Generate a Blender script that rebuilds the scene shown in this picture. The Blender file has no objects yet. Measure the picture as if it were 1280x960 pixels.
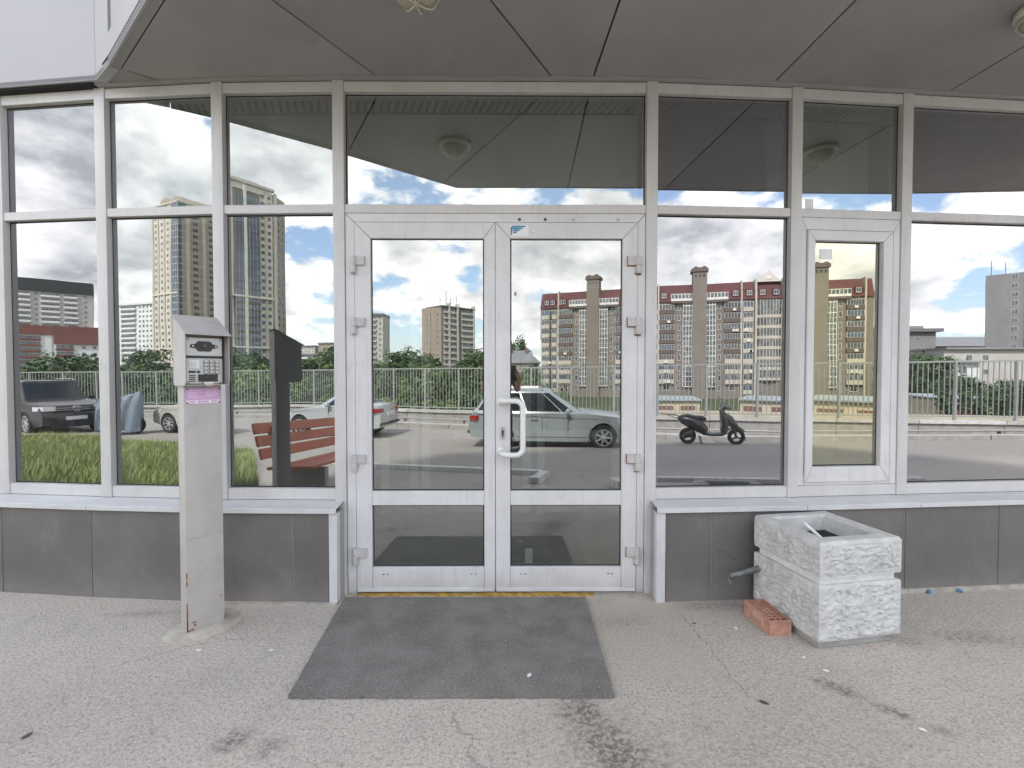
import bpy, bmesh, math, random
from math import sin, cos, pi, radians, atan2, hypot, sqrt
from mathutils import Vector, Matrix
random.seed(7)
S = bpy.context.scene
COL = S.collection

# ------------------------------------------------------------------ camera
cam = bpy.data.cameras.new("camera")
cam.sensor_width = 36.0
cam.lens = 16.875
cam.clip_start = 0.02
cam.clip_end = 6000
camo = bpy.data.objects.new("camera", cam)
COL.objects.link(camo)
camo.location = (0, 0, 1.35)
camo.rotation_euler = (radians(90 - 1.34), 0, 0)
S.camera = camo

# ------------------------------------------------------------------ light, sky, exposure
SUN_EL, SUN_AZ = radians(47), radians(-22)      # azimuth clockwise from +Y: behind the entrance building, which shades the forecourt
S.view_settings.view_transform = 'Standard'
S.view_settings.look = 'None'
S.view_settings.exposure = 1.88
S.view_settings.gamma = 1.0
S.view_settings.use_curve_mapping = False
S.cycles.use_denoising = True
S.cycles.max_bounces = 8
S.cycles.glossy_bounces = 4
S.cycles.transparent_max_bounces = 10
S.cycles.caustics_reflective = False
S.cycles.caustics_refractive = False

sun = bpy.data.lights.new("sun", 'SUN')
sun.energy = 2.1
sun.angle = radians(5)
sun.color = (1.0, 0.95, 0.88)
suno = bpy.data.objects.new("sun", sun)
COL.objects.link(suno)
sd = Vector((sin(SUN_AZ) * cos(SUN_EL), cos(SUN_AZ) * cos(SUN_EL), sin(SUN_EL)))
suno.rotation_euler = sd.to_track_quat('Z', 'Y').to_euler()

W = bpy.data.worlds.new("World")
S.world = W
W.use_nodes = True


class NT:
    """small helper to write node trees"""
    def __init__(self, tree):
        self.t = tree
        self.n = tree.nodes
        self.l = tree.links

    def node(self, typ, **kw):
        n = self.n.new(typ)
        for k, v in kw.items():
            setattr(n, k, v)
        return n

    def put(self, sock, v):
        if hasattr(v, 'is_output') or isinstance(v, bpy.types.NodeSocket):
            self.l.new(v, sock)
        elif v is not None:
            sock.default_value = v

    def math(self, op, a, b=None, c=None, clamp=False):
        n = self.node('ShaderNodeMath', operation=op, use_clamp=clamp)
        self.put(n.inputs[0], a)
        if b is not None: self.put(n.inputs[1], b)
        if c is not None: self.put(n.inputs[2], c)
        return n.outputs[0]

    def vmath(self, op, a, b=None):
        n = self.node('ShaderNodeVectorMath', operation=op)
        self.put(n.inputs[0], a)
        if b is not None:
            if op == 'SCALE': self.put(n.inputs[3], b)
            else: self.put(n.inputs[1], b)
        return n.outputs['Value'] if op in ('LENGTH', 'DISTANCE', 'DOT_PRODUCT') else n.outputs[0]

    def noise(self, vec, scale, detail=4, rough=.5, dist=0.0, out='Fac'):
        n = self.node('ShaderNodeTexNoise')
        self.put(n.inputs['Vector'], vec)
        n.inputs['Scale'].default_value = scale
        n.inputs['Detail'].default_value = detail
        n.inputs['Roughness'].default_value = rough
        n.inputs['Distortion'].default_value = dist
        return n.outputs[out]

    def voro(self, vec, scale, feature='F1', rnd=1.0, out='Distance'):
        n = self.node('ShaderNodeTexVoronoi', feature=feature)
        self.put(n.inputs['Vector'], vec)
        n.inputs['Scale'].default_value = scale
        n.inputs['Randomness'].default_value = rnd
        return n.outputs[out]

    def step(self, v, a, b):
        """0 at a, 1 at b (a may exceed b)"""
        n = self.node('ShaderNodeMapRange', interpolation_type='SMOOTHSTEP')
        self.put(n.inputs[0], v)
        if a <= b:
            n.inputs[1].default_value = a; n.inputs[2].default_value = b
            n.inputs[3].default_value = 0; n.inputs[4].default_value = 1
        else:
            n.inputs[1].default_value = b; n.inputs[2].default_value = a
            n.inputs[3].default_value = 1; n.inputs[4].default_value = 0
        return n.outputs[0]

    def mix(self, f, a, b, mode='MIX'):
        n = self.node('ShaderNodeMix', data_type='RGBA', blend_type=mode)
        self.put(n.inputs[0], f)
        for s, v in ((n.inputs[6], a), (n.inputs[7], b)):
            if isinstance(v, (tuple, list)): v = (*v[:3], 1)
            self.put(s, v)
        return n.outputs[2]

    def comb(self, x, y, z):
        n = self.node('ShaderNodeCombineXYZ')
        self.put(n.inputs[0], x); self.put(n.inputs[1], y); self.put(n.inputs[2], z)
        return n.outputs[0]

    def sep(self, v):
        n = self.node('ShaderNodeSeparateXYZ')
        self.put(n.inputs[0], v)
        return n.outputs


# sky: clear NISHITA air with broken cumulus drawn over it by direction
w = NT(W.node_tree)
W.node_tree.nodes.clear()
tc = w.node('ShaderNodeTexCoord')
dirv = tc.outputs['Generated']
dx, dy, dz = w.sep(dirv)
sky = w.node('ShaderNodeTexSky', sky_type='NISHITA')
sky.sun_disc = False
sky.sun_elevation = SUN_EL
sky.sun_rotation = SUN_AZ
sky.altitude = 150
sky.air_density = 1.0
sky.dust_density = 1.6
sky.ozone_density = 1.5
hz = w.math('MAXIMUM', dz, 0.0)
den = w.math('ADD', hz, 0.34)
px_ = w.math('DIVIDE', dx, den)
py_ = w.math('DIVIDE', dy, den)
cp = w.comb(w.math('ADD', px_, 30.5), w.math('ADD', py_, 6.6), 0.35)
big = w.noise(cp, 1.0, 2, .5)
mid = w.noise(cp, 2.3, 13, .60, .10)
cov = w.math('ADD', w.math('MULTIPLY', big, .60), w.math('MULTIPLY', mid, .60))
mask = w.step(cov, .535, .580)
# shading: thick middles are grey, rims and upper sides white; finer billows on top
cp2 = w.vmath('ADD', cp, (0.03, -0.09, 0.06))
mid2 = w.noise(cp2, 2.3, 8, .58, .10)
lit = w.math('SUBTRACT', mid, mid2)
thick = w.step(cov, .575, .70)
shade = w.math('ADD', w.math('MULTIPLY', thick, -.60), w.math('MULTIPLY', lit, 3.0))
shade = w.math('ADD', shade, .86, clamp=True)
wisp = w.noise(cp, 9.0, 8, .68)
shade = w.math('ADD', shade, w.math('MULTIPLY', w.math('SUBTRACT', wisp, .5), .55), clamp=True)
ccol = w.mix(shade, (2.7, 2.82, 3.0), (8.3, 8.2, 8.0))
skyb = w.mix(.15, sky.outputs[0], (5.0, 6.0, 7.2))
low = w.step(dz, .13, .0)
skyc = w.mix(mask, skyb, ccol)
skyc = w.mix(w.math('MULTIPLY', low, .30), skyc, (6.2, 6.7, 7.3))
bg = w.node('ShaderNodeBackground')
w.put(bg.inputs[0], skyc)
bg.inputs[1].default_value = 0.12
wo = w.node('ShaderNodeOutputWorld')
w.l.new(bg.outputs[0], wo.inputs[0])
W.cycles.sampling_method = 'MANUAL'
W.cycles.sample_map_resolution = 1024

# ------------------------------------------------------------------ materials
MATS = {}


def mat(name, col, rough=.6, metal=0.0, var=.12, vscale=6.0, bump=0.0, bscale=60.0, dirt=None, dscale=3.0,
        damt=.35, spec=.5, coat=0.0, obj_coords=True, grain=0.0, gscale=220.0, rand=0.0, streak=0.0, foot=None):
    m = bpy.data.materials.new(name)
    m.use_nodes = True
    t = NT(m.node_tree)
    b = m.node_tree.nodes['Principled BSDF']
    c = t.node('ShaderNodeTexCoord').outputs['Object']
    n1 = t.noise(c, vscale, 5, .6)
    f = t.step(n1, .3, .7)
    lo = tuple(x * (1 - var) for x in col)
    hi = tuple(min(1, x * (1 + var)) for x in col)
    cc = t.mix(f, lo, hi)
    if grain:
        g = t.step(t.noise(c, gscale, 2, .6), .3, .7)
        cc = t.mix(g, t.mix(grain, cc, (0, 0, 0)), cc)
    if dirt is not None:
        d = t.step(t.noise(c, dscale, 8, .68, .6), .52, .74)
        cc = t.mix(t.math('MULTIPLY', d, damt), cc, dirt)
    if streak:
        X_, Y_, Z_ = t.sep(c)
        sn = t.noise(t.comb(t.math('MULTIPLY', X_, 45.), t.math('MULTIPLY', Y_, 45.), t.math('MULTIPLY', Z_, 2.2)), 1.0, 4, .65)
        cc = t.mix(t.math('MULTIPLY', t.step(sn, .52, .74), streak), cc, tuple(q * .55 for q in col))
        ck = t.step(t.noise(c, 85, 3, .7), .69, .76)
        cc = t.mix(t.math('MULTIPLY', ck, min(1, streak * 1.6)), cc, tuple(q * .35 for q in col))
    if foot is not None:
        Z_ = t.sep(c)[2]
        fz_ = t.math('ADD', Z_, t.math('MULTIPLY', t.noise(c, 7, 6, .65), -.22))
        cc = t.mix(t.math('MULTIPLY', t.step(fz_, .06, -.13), .6), cc, foot)
    if rand:
        oi = t.node('ShaderNodeObjectInfo').outputs['Random']
        k = t.math('ADD', t.math('MULTIPLY', oi, 2 * rand), 1 - rand)
        cc = t.mix(1.0, cc, t.comb(k, k, k), 'MULTIPLY')
    t.put(b.inputs['Base Color'], cc)
    b.inputs['Roughness'].default_value = rough
    b.inputs['Metallic'].default_value = metal
    b.inputs['Specular IOR Level'].default_value = spec
    if coat:
        b.inputs['Coat Weight'].default_value = coat
        b.inputs['Coat Roughness'].default_value = .06
    if bump:
        bn = t.node('ShaderNodeBump')
        bn.inputs['Strength'].default_value = 1.0
        bn.inputs['Distance'].default_value = bump
        t.put(bn.inputs['Height'], t.noise(c, bscale, 4, .6))
        t.l.new(bn.outputs[0], b.inputs['Normal'])
    MATS[name] = m
    return m


def M(n): return MATS[n]


def glass(name, refl, tint, trans, wob=.0005, wscale=1.1):
    m = bpy.data.materials.new(name)
    m.use_nodes = True
    t = NT(m.node_tree)
    t.n.clear()
    c = t.node('ShaderNodeTexCoord').outputs['Object']
    bn = t.node('ShaderNodeBump')
    bn.inputs['Strength'].default_value = 1.0
    bn.inputs['Distance'].default_value = wob
    t.put(bn.inputs['Height'], t.noise(c, wscale, 2, .5))
    gl = t.node('ShaderNodeBsdfGlossy')
    gl.inputs['Roughness'].default_value = 0.0
    gl.inputs['Color'].default_value = (*tint, 1)
    t.l.new(bn.outputs[0], gl.inputs['Normal'])
    tr = t.node('ShaderNodeBsdfTransparent')
    tr.inputs['Color'].default_value = (*trans, 1)
    fr = t.node('ShaderNodeFresnel')
    fr.inputs['IOR'].default_value = 1.5
    fac = t.math('ADD', t.math('MULTIPLY', fr.outputs[0], 1 - refl), refl, clamp=True)
    mx = t.node('ShaderNodeMixShader')
    t.put(mx.inputs[0], fac)
    t.l.new(tr.outputs[0], mx.inputs[1])
    t.l.new(gl.outputs[0], mx.inputs[2])
    # faint film of dust, streaks and spots on the outer face
    df = t.node('ShaderNodeBsdfDiffuse')
    df.inputs['Color'].default_value = (.55, .54, .5, 1)
    x, y, z = t.sep(c)
    st = t.noise(t.comb(t.math('MULTIPLY', x, 30.), t.math('MULTIPLY', y, 30.), t.math('MULTIPLY', z, 1.6)), 1.0, 3, .6)
    sp = t.step(t.noise(c, 70, 2, .5), .70, .78)
    sm = t.step(t.noise(c, 2.3, 6, .65, 1.2), .5, .8)
    dust = t.math('ADD', t.math('MULTIPLY', t.step(st, .45, .8), .035), t.math('MULTIPLY', sp, .16))
    dust = t.math('ADD', t.math('ADD', dust, .006), t.math('MULTIPLY', sm, .025))
    m2 = t.node('ShaderNodeMixShader')
    t.put(m2.inputs[0], dust)
    t.l.new(mx.outputs[0], m2.inputs[1])
    t.l.new(df.outputs[0], m2.inputs[2])
    o = t.node('ShaderNodeOutputMaterial')
    t.l.new(m2.outputs[0], o.inputs[0])
    MATS[name] = m
    return m


GT = (.90, .93, .94)
glass('coated_glass', .36, GT, (.66, .72, .69))
glass('door_glass', .34, (.92, .94, .93), (.76, .80, .78))
glass('vent_glass', .36, (.97, .96, .80), (.66, .68, .44))
glass('corner_glass', .37, (.90, .91, .95), (.40, .41, .45))
clear = bpy.data.materials.new('clear_glass'); clear.use_nodes = True
_t = NT(clear.node_tree); _t.n.clear()
_tr = _t.node('ShaderNodeBsdfTransparent'); _tr.inputs[0].default_value = (.95, .97, .96, 1)
_o = _t.node('ShaderNodeOutputMaterial'); _t.l.new(_tr.outputs[0], _o.inputs[0])
MATS['clear_glass'] = clear

mat('aluminium', (.60, .58, .57), .42, var=.05, vscale=3, dirt=(.40, .36, .33), dscale=9, damt=.24, grain=.04, gscale=400, streak=.22)
mat('door_paint', (.65, .635, .63), .40, var=.05, vscale=4, dirt=(.42, .38, .34), dscale=12, damt=.26, grain=.03, gscale=400, streak=.26, foot=(.40, .36, .32))
mat('sill_metal', (.58, .575, .575), .35, var=.06, dirt=(.42, .40, .38), dscale=7, damt=.22)
mat('gasket', (.012, .012, .013), .7, var=.1)
mat('plinth_tile', (.148, .135, .128), .55, var=.10, vscale=2.5, dirt=(.30, .28, .26), dscale=5, damt=.22, bump=.0006, bscale=120, grain=.10, gscale=300, rand=.07, streak=.22, foot=(.24, .22, .20))
mat('joint', (.46, .44, .41), .9, var=.1)
mat('soffit_panel', (.33, .322, .315), .5, var=.08, vscale=1.5, rand=.08, dirt=(.15, .145, .14), dscale=2.5, damt=.25, grain=.05, gscale=300)
mat('fascia_panel', (.39, .385, .395), .45, var=.04, vscale=1.2, dirt=(.42, .41, .41), dscale=4, damt=.2)
mat('lilac_panel', (.42, .405, .435), .45, var=.03, vscale=1.2, dirt=(.46, .45, .47), dscale=4, damt=.2)
mat('dark_gap', (.01, .01, .01), .9)
mat('grey_trim', (.33, .325, .32), .45, var=.06)
mat('steel_grey', (.46, .43, .405), .5, var=.07, dirt=(.30, .27, .25), dscale=8, damt=.3, grain=.05)
mat('hinge_metal', (.50, .48, .47), .4, var=.08, dirt=(.12, .07, .05), dscale=30, damt=.4)
mat('handle_white', (.74, .73, .72), .3, var=.04, dirt=(.5, .46, .42), dscale=20, damt=.3)
mat('black_plastic', (.015, .015, .016), .4, var=.2)
mat('dark_metal', (.07, .07, .07), .45, metal=.6, var=.2)
mat('bare_steel', (.5, .49, .47), .32, metal=.75, var=.1)
mat('pipe_steel', (.18, .19, .19), .5, metal=.3, var=.3, vscale=30, dirt=(.3, .3, .28), dscale=30)
mat('keypad_metal', (.42, .41, .40), .38, metal=.5, var=.08)
mat('paper_white', (.8, .8, .79), .7, var=.03)
mat('ink_blue', (.02, .22, .36), .5, var=.05)
mat('lilac_notice', (.62, .36, .58), .5, var=.07, vscale=20)
mat('lilac_light', (.80, .70, .80), .5, var=.05, vscale=20)
mat('red_dark', (.06, .012, .012), .2)
mat('mortar', (.42, .385, .335), .95, var=.2, vscale=12, bump=.006, bscale=40, dirt=(.25, .22, .19), dscale=14)
mat('foam_yellow', (.42, .26, .06), .9, var=.35, vscale=25, bump=.006, bscale=60)
mat('foam_blue', (.13, .25, .40), .8, var=.3, vscale=40)
mat('white_chip', (.78, .76, .74), .7)
mat('rust', (.26, .11, .035), .9, var=.4, vscale=40)
mat('brightening_board', (.62, .62, .58), .8, var=.04)
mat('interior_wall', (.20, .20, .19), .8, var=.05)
mat('interior_floor', (.36, .37, .32), .35, var=.15, vscale=3, dirt=(.14, .14, .12), dscale=4)
mat('interior_mat', (.035, .035, .036), .9, var=.3, vscale=60, bump=.002, bscale=300)
mat('slat_white', (.55, .56, .55), .6)
mat('lamp_glass', (.44, .40, .30), .35, var=.1, vscale=30)
mat('lamp_cage', (.62, .59, .50), .5, var=.1)
mat('concrete', (.34, .33, .31), .9, var=.15, vscale=5, bump=.003, bscale=40, dirt=(.17, .16, .14), dscale=4, damt=.5)
mat('white_paint', (.60, .59, .57), .8, var=.15, vscale=9, dirt=(.4, .38, .35), dscale=10, damt=.5, bump=.002, bscale=70)
mat('fence_paint', (.30, .31, .30), .5, var=.06)
mat('brick_red', (.52, .27, .19), .95, var=.2, vscale=25, bump=.0015, bscale=200, dirt=(.62, .50, .44), dscale=14, damt=.7, grain=.12, gscale=500)
mat('brick_slot', (.17, .065, .042), .95, var=.2)
mat('soil', (.025, .026, .024), 1.0, var=.5, vscale=60, bump=.012, bscale=50)
mat('bench_red', (.50, .155, .085), .55, var=.12, vscale=7, dirt=(.2, .07, .05), dscale=9)
mat('grass', (.15, .225, .06), .7, var=.45, vscale=3.0)
mat('grass_dry', (.30, .33, .12), .75, var=.4, vscale=3.0)
mat('leaf_mid', (.075, .125, .040), .7, var=.45, vscale=.9)
mat('leaf_dark', (.058, .105, .036), .7, var=.45, vscale=.9)
mat('leaf_light', (.115, .175, .050), .7, var=.45, vscale=.9)
mat('bark', (.10, .075, .055), .9, var=.3)
mat('tyre', (.022, .022, .023), .85, var=.2)
mat('rim_silver', (.58, .58, .58), .3, metal=.6, var=.05)
mat('car_glass', (.012, .014, .016), .06, var=.05, spec=.5)
mat('headlight', (.62, .64, .66), .12, var=.1, vscale=20, spec=.8)
mat('taillight', (.30, .015, .015), .2, spec=.7)
mat('plate', (.66, .66, .66), .5, var=.25, vscale=45)
mat('car_trim', (.018, .018, .018), .6)
mat('chrome', (.72, .72, .72), .14, metal=1.0, var=.02)
mat('paint_brown', (.018, .014, .0135), .30, coat=.35, var=.05, spec=.6)
mat('paint_silver', (.33, .37, .37), .32, metal=.35, coat=.7, var=.04)
mat('paint_silver_light', (.46, .48, .49), .32, metal=.3, coat=.7, var=.04)
mat('paint_beige', (.50, .48, .42), .32, metal=.2, coat=.7, var=.04)
mat('paint_white', (.72, .72, .71), .3, coat=.6, var=.03)
mat('paint_dark', (.035, .04, .05), .3, coat=.6, var=.03)
mat('paint_maroon', (.16, .03, .03), .3, coat=.6, var=.03)
mat('scooter_black', (.022, .022, .022), .33, var=.2, coat=.4)
mat('seat_vinyl', (.03, .032, .036), .55, var=.1)
mat('tarp', (.16, .20, .25), .6, var=.2, vscale=5, bump=.02, bscale=7)
mat('skin', (.50, .30, .22), .55, var=.06)
mat('cloth_black', (.02, .02, .022), .9, var=.3, vscale=12)
mat('hair_dark', (.03, .02, .015), .6, var=.3)
mat('floral', (.40, .22, .24), .9, var=.85, vscale=28)
mat('phone_grey', (.10, .11, .11), .35)
# buildings beyond the lot
mat('brown_brick', (.235, .205, .178), .9, var=.07, vscale=.35, grain=.10, gscale=5)
mat('brown_dark', (.15, .122, .108), .9, var=.08, vscale=.35, grain=.08, gscale=5)
mat('beige_render', (.54, .50, .42), .9, var=.07, vscale=.3, grain=.05, gscale=4)
mat('cream_wall', (.64, .60, .53), .9, var=.06, vscale=.3)
mat('maroon_roof', (.105, .030, .030), .7, var=.12, vscale=.6)
mat('tan_brick', (.36, .31, .255), .9, var=.08, vscale=.25, grain=.08, gscale=3)
mat('red_brick_far', (.21, .095, .080), .9, var=.08, vscale=.25, grain=.05, gscale=3)
mat('white_render', (.76, .77, .76), .9, var=.05, vscale=.2)
mat('grey_panel', (.50, .48, .45), .9, var=.07, vscale=.2, rand=.02)
mat('grey_far', (.27, .265, .265), .9, var=.08, vscale=.2)
mat('grey_dark_far', (.20, .20, .205), .9, var=.08, vscale=.2)
mat('roof_dark', (.045, .055, .055), .8, var=.1, vscale=.3)
mat('roof_grey', (.22, .23, .24), .7, var=.1, vscale=.5)
mat('pane_dark', (.055, .06, .065), .1, var=.4, vscale=.35, spec=.8)
mat('pane_blue', (.055, .085, .125), .08, var=.4, vscale=.3, spec=.9)
mat('pane_mid', (.13, .14, .145), .15, var=.6, vscale=.8, spec=.7)
mat('frame_white', (.74, .73, .70), .6, var=.08, vscale=1.0)
mat('garage_cream', (.56, .49, .36), .9, var=.12, vscale=.8)
mat('garage_door', (.20, .105, .08), .7, var=.12, vscale=.8)
mat('roof_blue', (.33, .37, .38), .5, var=.08, vscale=.8)
mat('lawn_far', (.06, .085, .03), .95, var=.3, vscale=.15)


# ------------------------------------------------------------------ mesh helpers
class MB:
    def __init__(self):
        self.v, self.f, self.m = [], [], []
        self.smooth = False

    def add(self, vs, fs, mi=0, X=None):
        o = len(self.v)
        for p in vs:
            p = Vector(p)
            if X is not None: p = X @ p
            self.v.append(tuple(p))
        for q in fs:
            self.f.append(tuple(i + o for i in q)); self.m.append(mi)
        return self

    def box(self, x0, x1, y0, y1, z0, z1, mi=0, X=None):
        vs = [(x0, y0, z0), (x1, y0, z0), (x1, y1, z0), (x0, y1, z0), (x0, y0, z1), (x1, y0, z1), (x1, y1, z1), (x0, y1, z1)]
        fs = [(0, 3, 2, 1), (4, 5, 6, 7), (0, 1, 5, 4), (1, 2, 6, 5), (2, 3, 7, 6), (3, 0, 4, 7)]
        return self.add(vs, fs, mi, X)

    def prism(self, poly, z0, z1, mi=0, X=None, axis='z', flip=False):
        """extrude polygon: axis z -> poly (x,y); axis y -> poly (x,z) between y=z0..z1; axis x -> poly (y,z)"""
        n = len(poly)
        def p3(p, h):
            if axis == 'z': return (p[0], p[1], h)
            if axis == 'y': return (p[0], h, p[1])
            return (h, p[0], p[1])
        vs = [p3(p, z0) for p in poly] + [p3(p, z1) for p in poly]
        fs = [tuple(range(n))[::-1], tuple(range(n, 2 * n))]
        for i in range(n):
            j = (i + 1) % n
            fs.append((i, j, n + j, n + i))
        return self.add(vs, fs, mi, X)

    def tube(self, pts, r, seg=10, mi=0, X=None, closed=False, caps=True):
        pts = [Vector(p) for p in pts]
        n = len(pts)
        rs = r if isinstance(r, (list, tuple)) else [r] * n
        rings = []
        up = None
        for i, p in enumerate(pts):
            if closed: d = pts[(i + 1) % n] - pts[i - 1]
            elif i == 0: d = pts[1] - p
            elif i == n - 1: d = p - pts[i - 1]
            else: d = (pts[i + 1] - p).normalized() + (p - pts[i - 1]).normalized()
            d.normalize()
            if up is None:
                up = Vector((0, 0, 1)) if abs(d.z) < .9 else Vector((1, 0, 0))
            a = d.cross(up)
            if a.length < 1e-5: a = d.cross(Vector((0, 1, 0)))
            a.normalize(); b = a.cross(d).normalized(); up = b
            rings.append([p + (a * cos(2 * pi * k / seg) + b * sin(2 * pi * k / seg)) * rs[i] for k in range(seg)])
        vs = [q for rg in rings for q in rg]
        fs = []
        m = n if closed else n - 1
        for i in range(m):
            i2 = (i + 1) % n
            for k in range(seg):
                k2 = (k + 1) % seg
                fs.append((i * seg + k, i * seg + k2, i2 * seg + k2, i2 * seg + k))
        if caps and not closed:
            fs.append(tuple(range(seg))[::-1]); fs.append(tuple(range((n - 1) * seg, n * seg)))
        return self.add(vs, fs, mi, X)

    def lathe(self, prof, seg=24, mi=0, X=None, cap=True):
        """prof: list of (r,z)"""
        vs, fs = [], []
        n = len(prof)
        for (r, z) in prof:
            for k in range(seg):
                vs.append((r * cos(2 * pi * k / seg), r * sin(2 * pi * k / seg), z))
        for i in range(n - 1):
            for k in range(seg):
                k2 = (k + 1) % seg
                fs.append((i * seg + k, i * seg + k2, (i + 1) * seg + k2, (i + 1) * seg + k))
        if cap: fs.append(tuple(range(seg))[::-1]); fs.append(tuple(range((n - 1) * seg, n * seg)))
        return self.add(vs, fs, mi, X)

    def mesh(self, name, mats, smooth=False):
        me = bpy.data.meshes.new(name)
        me.from_pydata(self.v, [], self.f)
        for m in mats: me.materials.append(MATS[m] if isinstance(m, str) else m)
        if len(mats) > 1:
            me.polygons.foreach_set('material_index', self.m)
        bm = bmesh.new(); bm.from_mesh(me)
        bmesh.ops.recalc_face_normals(bm, faces=bm.faces)
        bm.to_mesh(me); bm.free()
        if smooth:
            me.polygons.foreach_set('use_smooth', [True] * len(me.polygons))
            try: me.set_sharp_from_angle(angle=radians(38))
            except Exception: pass
        me.update()
        return me

    def build(self, name, mats, parent=None, smooth=False, loc=None, rot=None):
        if isinstance(mats, str): mats = [mats]
        return link(name, self.mesh(name, mats, smooth), parent, loc, rot)


def link(name, me, parent=None, loc=None, rot=None):
    o = bpy.data.objects.new(name, me)
    COL.objects.link(o)
    if parent is not None: o.parent = parent
    if loc is not None: o.location = loc
    if rot is not None: o.rotation_euler = rot
    return o


def bev(o, wdt=.004, seg=2):
    """bake a bevel into the mesh of o"""
    bm = bmesh.new(); bm.from_mesh(o.data)
    es = [e for e in bm.edges if len(e.link_faces) == 2 and e.calc_face_angle(0) > radians(30)]
    bmesh.ops.bevel(bm, geom=es, offset=wdt, segments=seg, affect='EDGES', profile=.6, clamp_overlap=True)
    bm.to_mesh(o.data); bm.free()
    o.data.polygons.foreach_set('use_smooth', [True] * len(o.data.polygons))
    try: o.data.set_sharp_from_angle(angle=radians(40))
    except Exception: pass
    return o


def thing(name, label, cat, loc=(0, 0, 0), rz=0.0, group=None):
    o = bpy.data.objects.new(name, None)
    o.empty_display_size = .1
    COL.objects.link(o)
    o.location = loc
    o.rotation_euler = (0, 0, rz)
    return tag(o, label, cat, group)


def tag(o, label=None, cat=None, group=None, kind=None):
    if label: o['label'] = label
    if cat: o['category'] = cat
    if group: o['group'] = group
    if kind: o['kind'] = kind
    return o


def copy_tree(o, parent=None):
    kids = [c for c in COL.objects if c.parent == o]
    c = o.copy(); COL.objects.link(c)
    if parent is not None: c.parent = parent
    for k in kids: copy_tree(k, c)
    return c


def arc(cx, cy, r, a0, a1, n):
    return [(cx + r * cos(a0 + (a1 - a0) * i / n), cy + r * sin(a0 + (a1 - a0) * i / n)) for i in range(n + 1)]

# ------------------------------------------------------------------ ground
def fence_y(x):
    if x > -11.5: return -12.2 + .415 * x
    if x > -14: return -16.97 + (x + 11.5) / -2.5 * .47
    return -16.5 - .335 * (x + 14)


def plateau(y): return 0.0 if y > .9 else max(-.62, -.077 * (.9 - y))


def ground_z(x, y):
    yf = max(-40.0, min(8.0, fence_y(x)))
    s = (yf - y) / 1.083
    p = plateau(y)
    if s < .35: return p
    k = min(1.0, (s - .35) / 9.0)
    k = k * k * (3 - 2 * k)
    return p + (-5.6 - p) * k


gm = bpy.data.materials.new('asphalt'); gm.use_nodes = True
t = NT(gm.node_tree)
bs = gm.node_tree.nodes['Principled BSDF']
c = t.node('ShaderNodeTexCoord').outputs['Object']
gx, gy, gz = t.sep(c)
n_big = t.noise(c, .55, 5, .6)
n_mid = t.noise(c, 4.5, 6, .62, .4)
n_fin = t.noise(c, 78, 4, .72)
n_grn = t.voro(c, 110, 'F1')
n_grn2 = t.noise(c, 190, 3, .75)
near = t.step(gy, -2.2, .2)                       # pale trodden slab by the door, darker car park behind
base = t.mix(near, (.30, .278, .252), (.50, .445, .39))
base = t.mix(t.math('MULTIPLY', t.step(n_big, .35, .7), .35), base, (.34, .31, .28))
base = t.mix(t.math('MULTIPLY', t.step(n_mid, .45, .75), .30), base, (.27, .245, .22))
base = t.mix(t.math('MULTIPLY', t.step(t.noise(c, 33, 5, .7), .52, .70), .45), base, (.20, .182, .165))
base = t.mix(t.math('MULTIPLY', t.step(n_fin, .50, .64), .56), base, (.15, .138, .125))
base = t.mix(t.math('MULTIPLY', t.step(n_fin, .48, .34), .50), base, (.62, .585, .54))
base = t.mix(t.math('MULTIPLY', t.step(n_grn2, .58, .72), .55), base, (.72, .69, .65))
base = t.mix(t.math('MULTIPLY', t.step(n_grn2, .44, .30), .50), base, (.12, .11, .10))
# pressed-in straw-like scratches
fib = None
for ang, sc in ((.5, 26.), (-.7, 31.), (1.3, 29.)):
    u = t.math('ADD', t.math('MULTIPLY', gx, cos(ang)), t.math('MULTIPLY', gy, sin(ang)))
    v = t.math('ADD', t.math('MULTIPLY', gx, -sin(ang)), t.math('MULTIPLY', gy, cos(ang)))
    q = t.noise(t.comb(t.math('MULTIPLY', u, sc), t.math('MULTIPLY', v, sc * 9), ang * 7), 1.0, 2, .5)
    fq = t.step(q, .64, .72)
    fib = fq if fib is None else t.math('MAXIMUM', fib, fq)
base = t.mix(t.math('MULTIPLY', fib, .5), base, (.68, .64, .59))


stip = t.noise(c, 46, 5, .7)


def spot(cx, cy, rx, ry, soft=.5, rot=0.0, wob=.35, sc=9.0):
    """soft irregular blotch mask at a place on the ground"""
    a = t.math('SUBTRACT', gx, cx); b = t.math('SUBTRACT', gy, cy)
    u = t.math('ADD', t.math('MULTIPLY', a, cos(rot) / rx), t.math('MULTIPLY', b, sin(rot) / rx))
    v = t.math('ADD', t.math('MULTIPLY', a, -sin(rot) / ry), t.math('MULTIPLY', b, cos(rot) / ry))
    d = t.math('SQRT', t.math('ADD', t.math('MULTIPLY', u, u), t.math('MULTIPLY', v, v)))
    d = t.math('ADD', d, t.math('MULTIPLY', t.math('SUBTRACT', t.noise(c, sc, 4, .6), .5), wob * 4))
    d = t.math('ADD', d, t.math('MULTIPLY', t.math('SUBTRACT', n_fin, .5), 2.2))
    d = t.math('ADD', d, t.math('MULTIPLY', t.math('SUBTRACT', t.noise(c, 30, 4, .7), .5), 2.0))
    k_ = t.step(d, 1.35 + soft * .3, .70 - soft)
    return t.math('MULTIPLY', k_, t.math('ADD', .25, t.math('MULTIPLY', t.step(stip, .42, .58), .75)))


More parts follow.
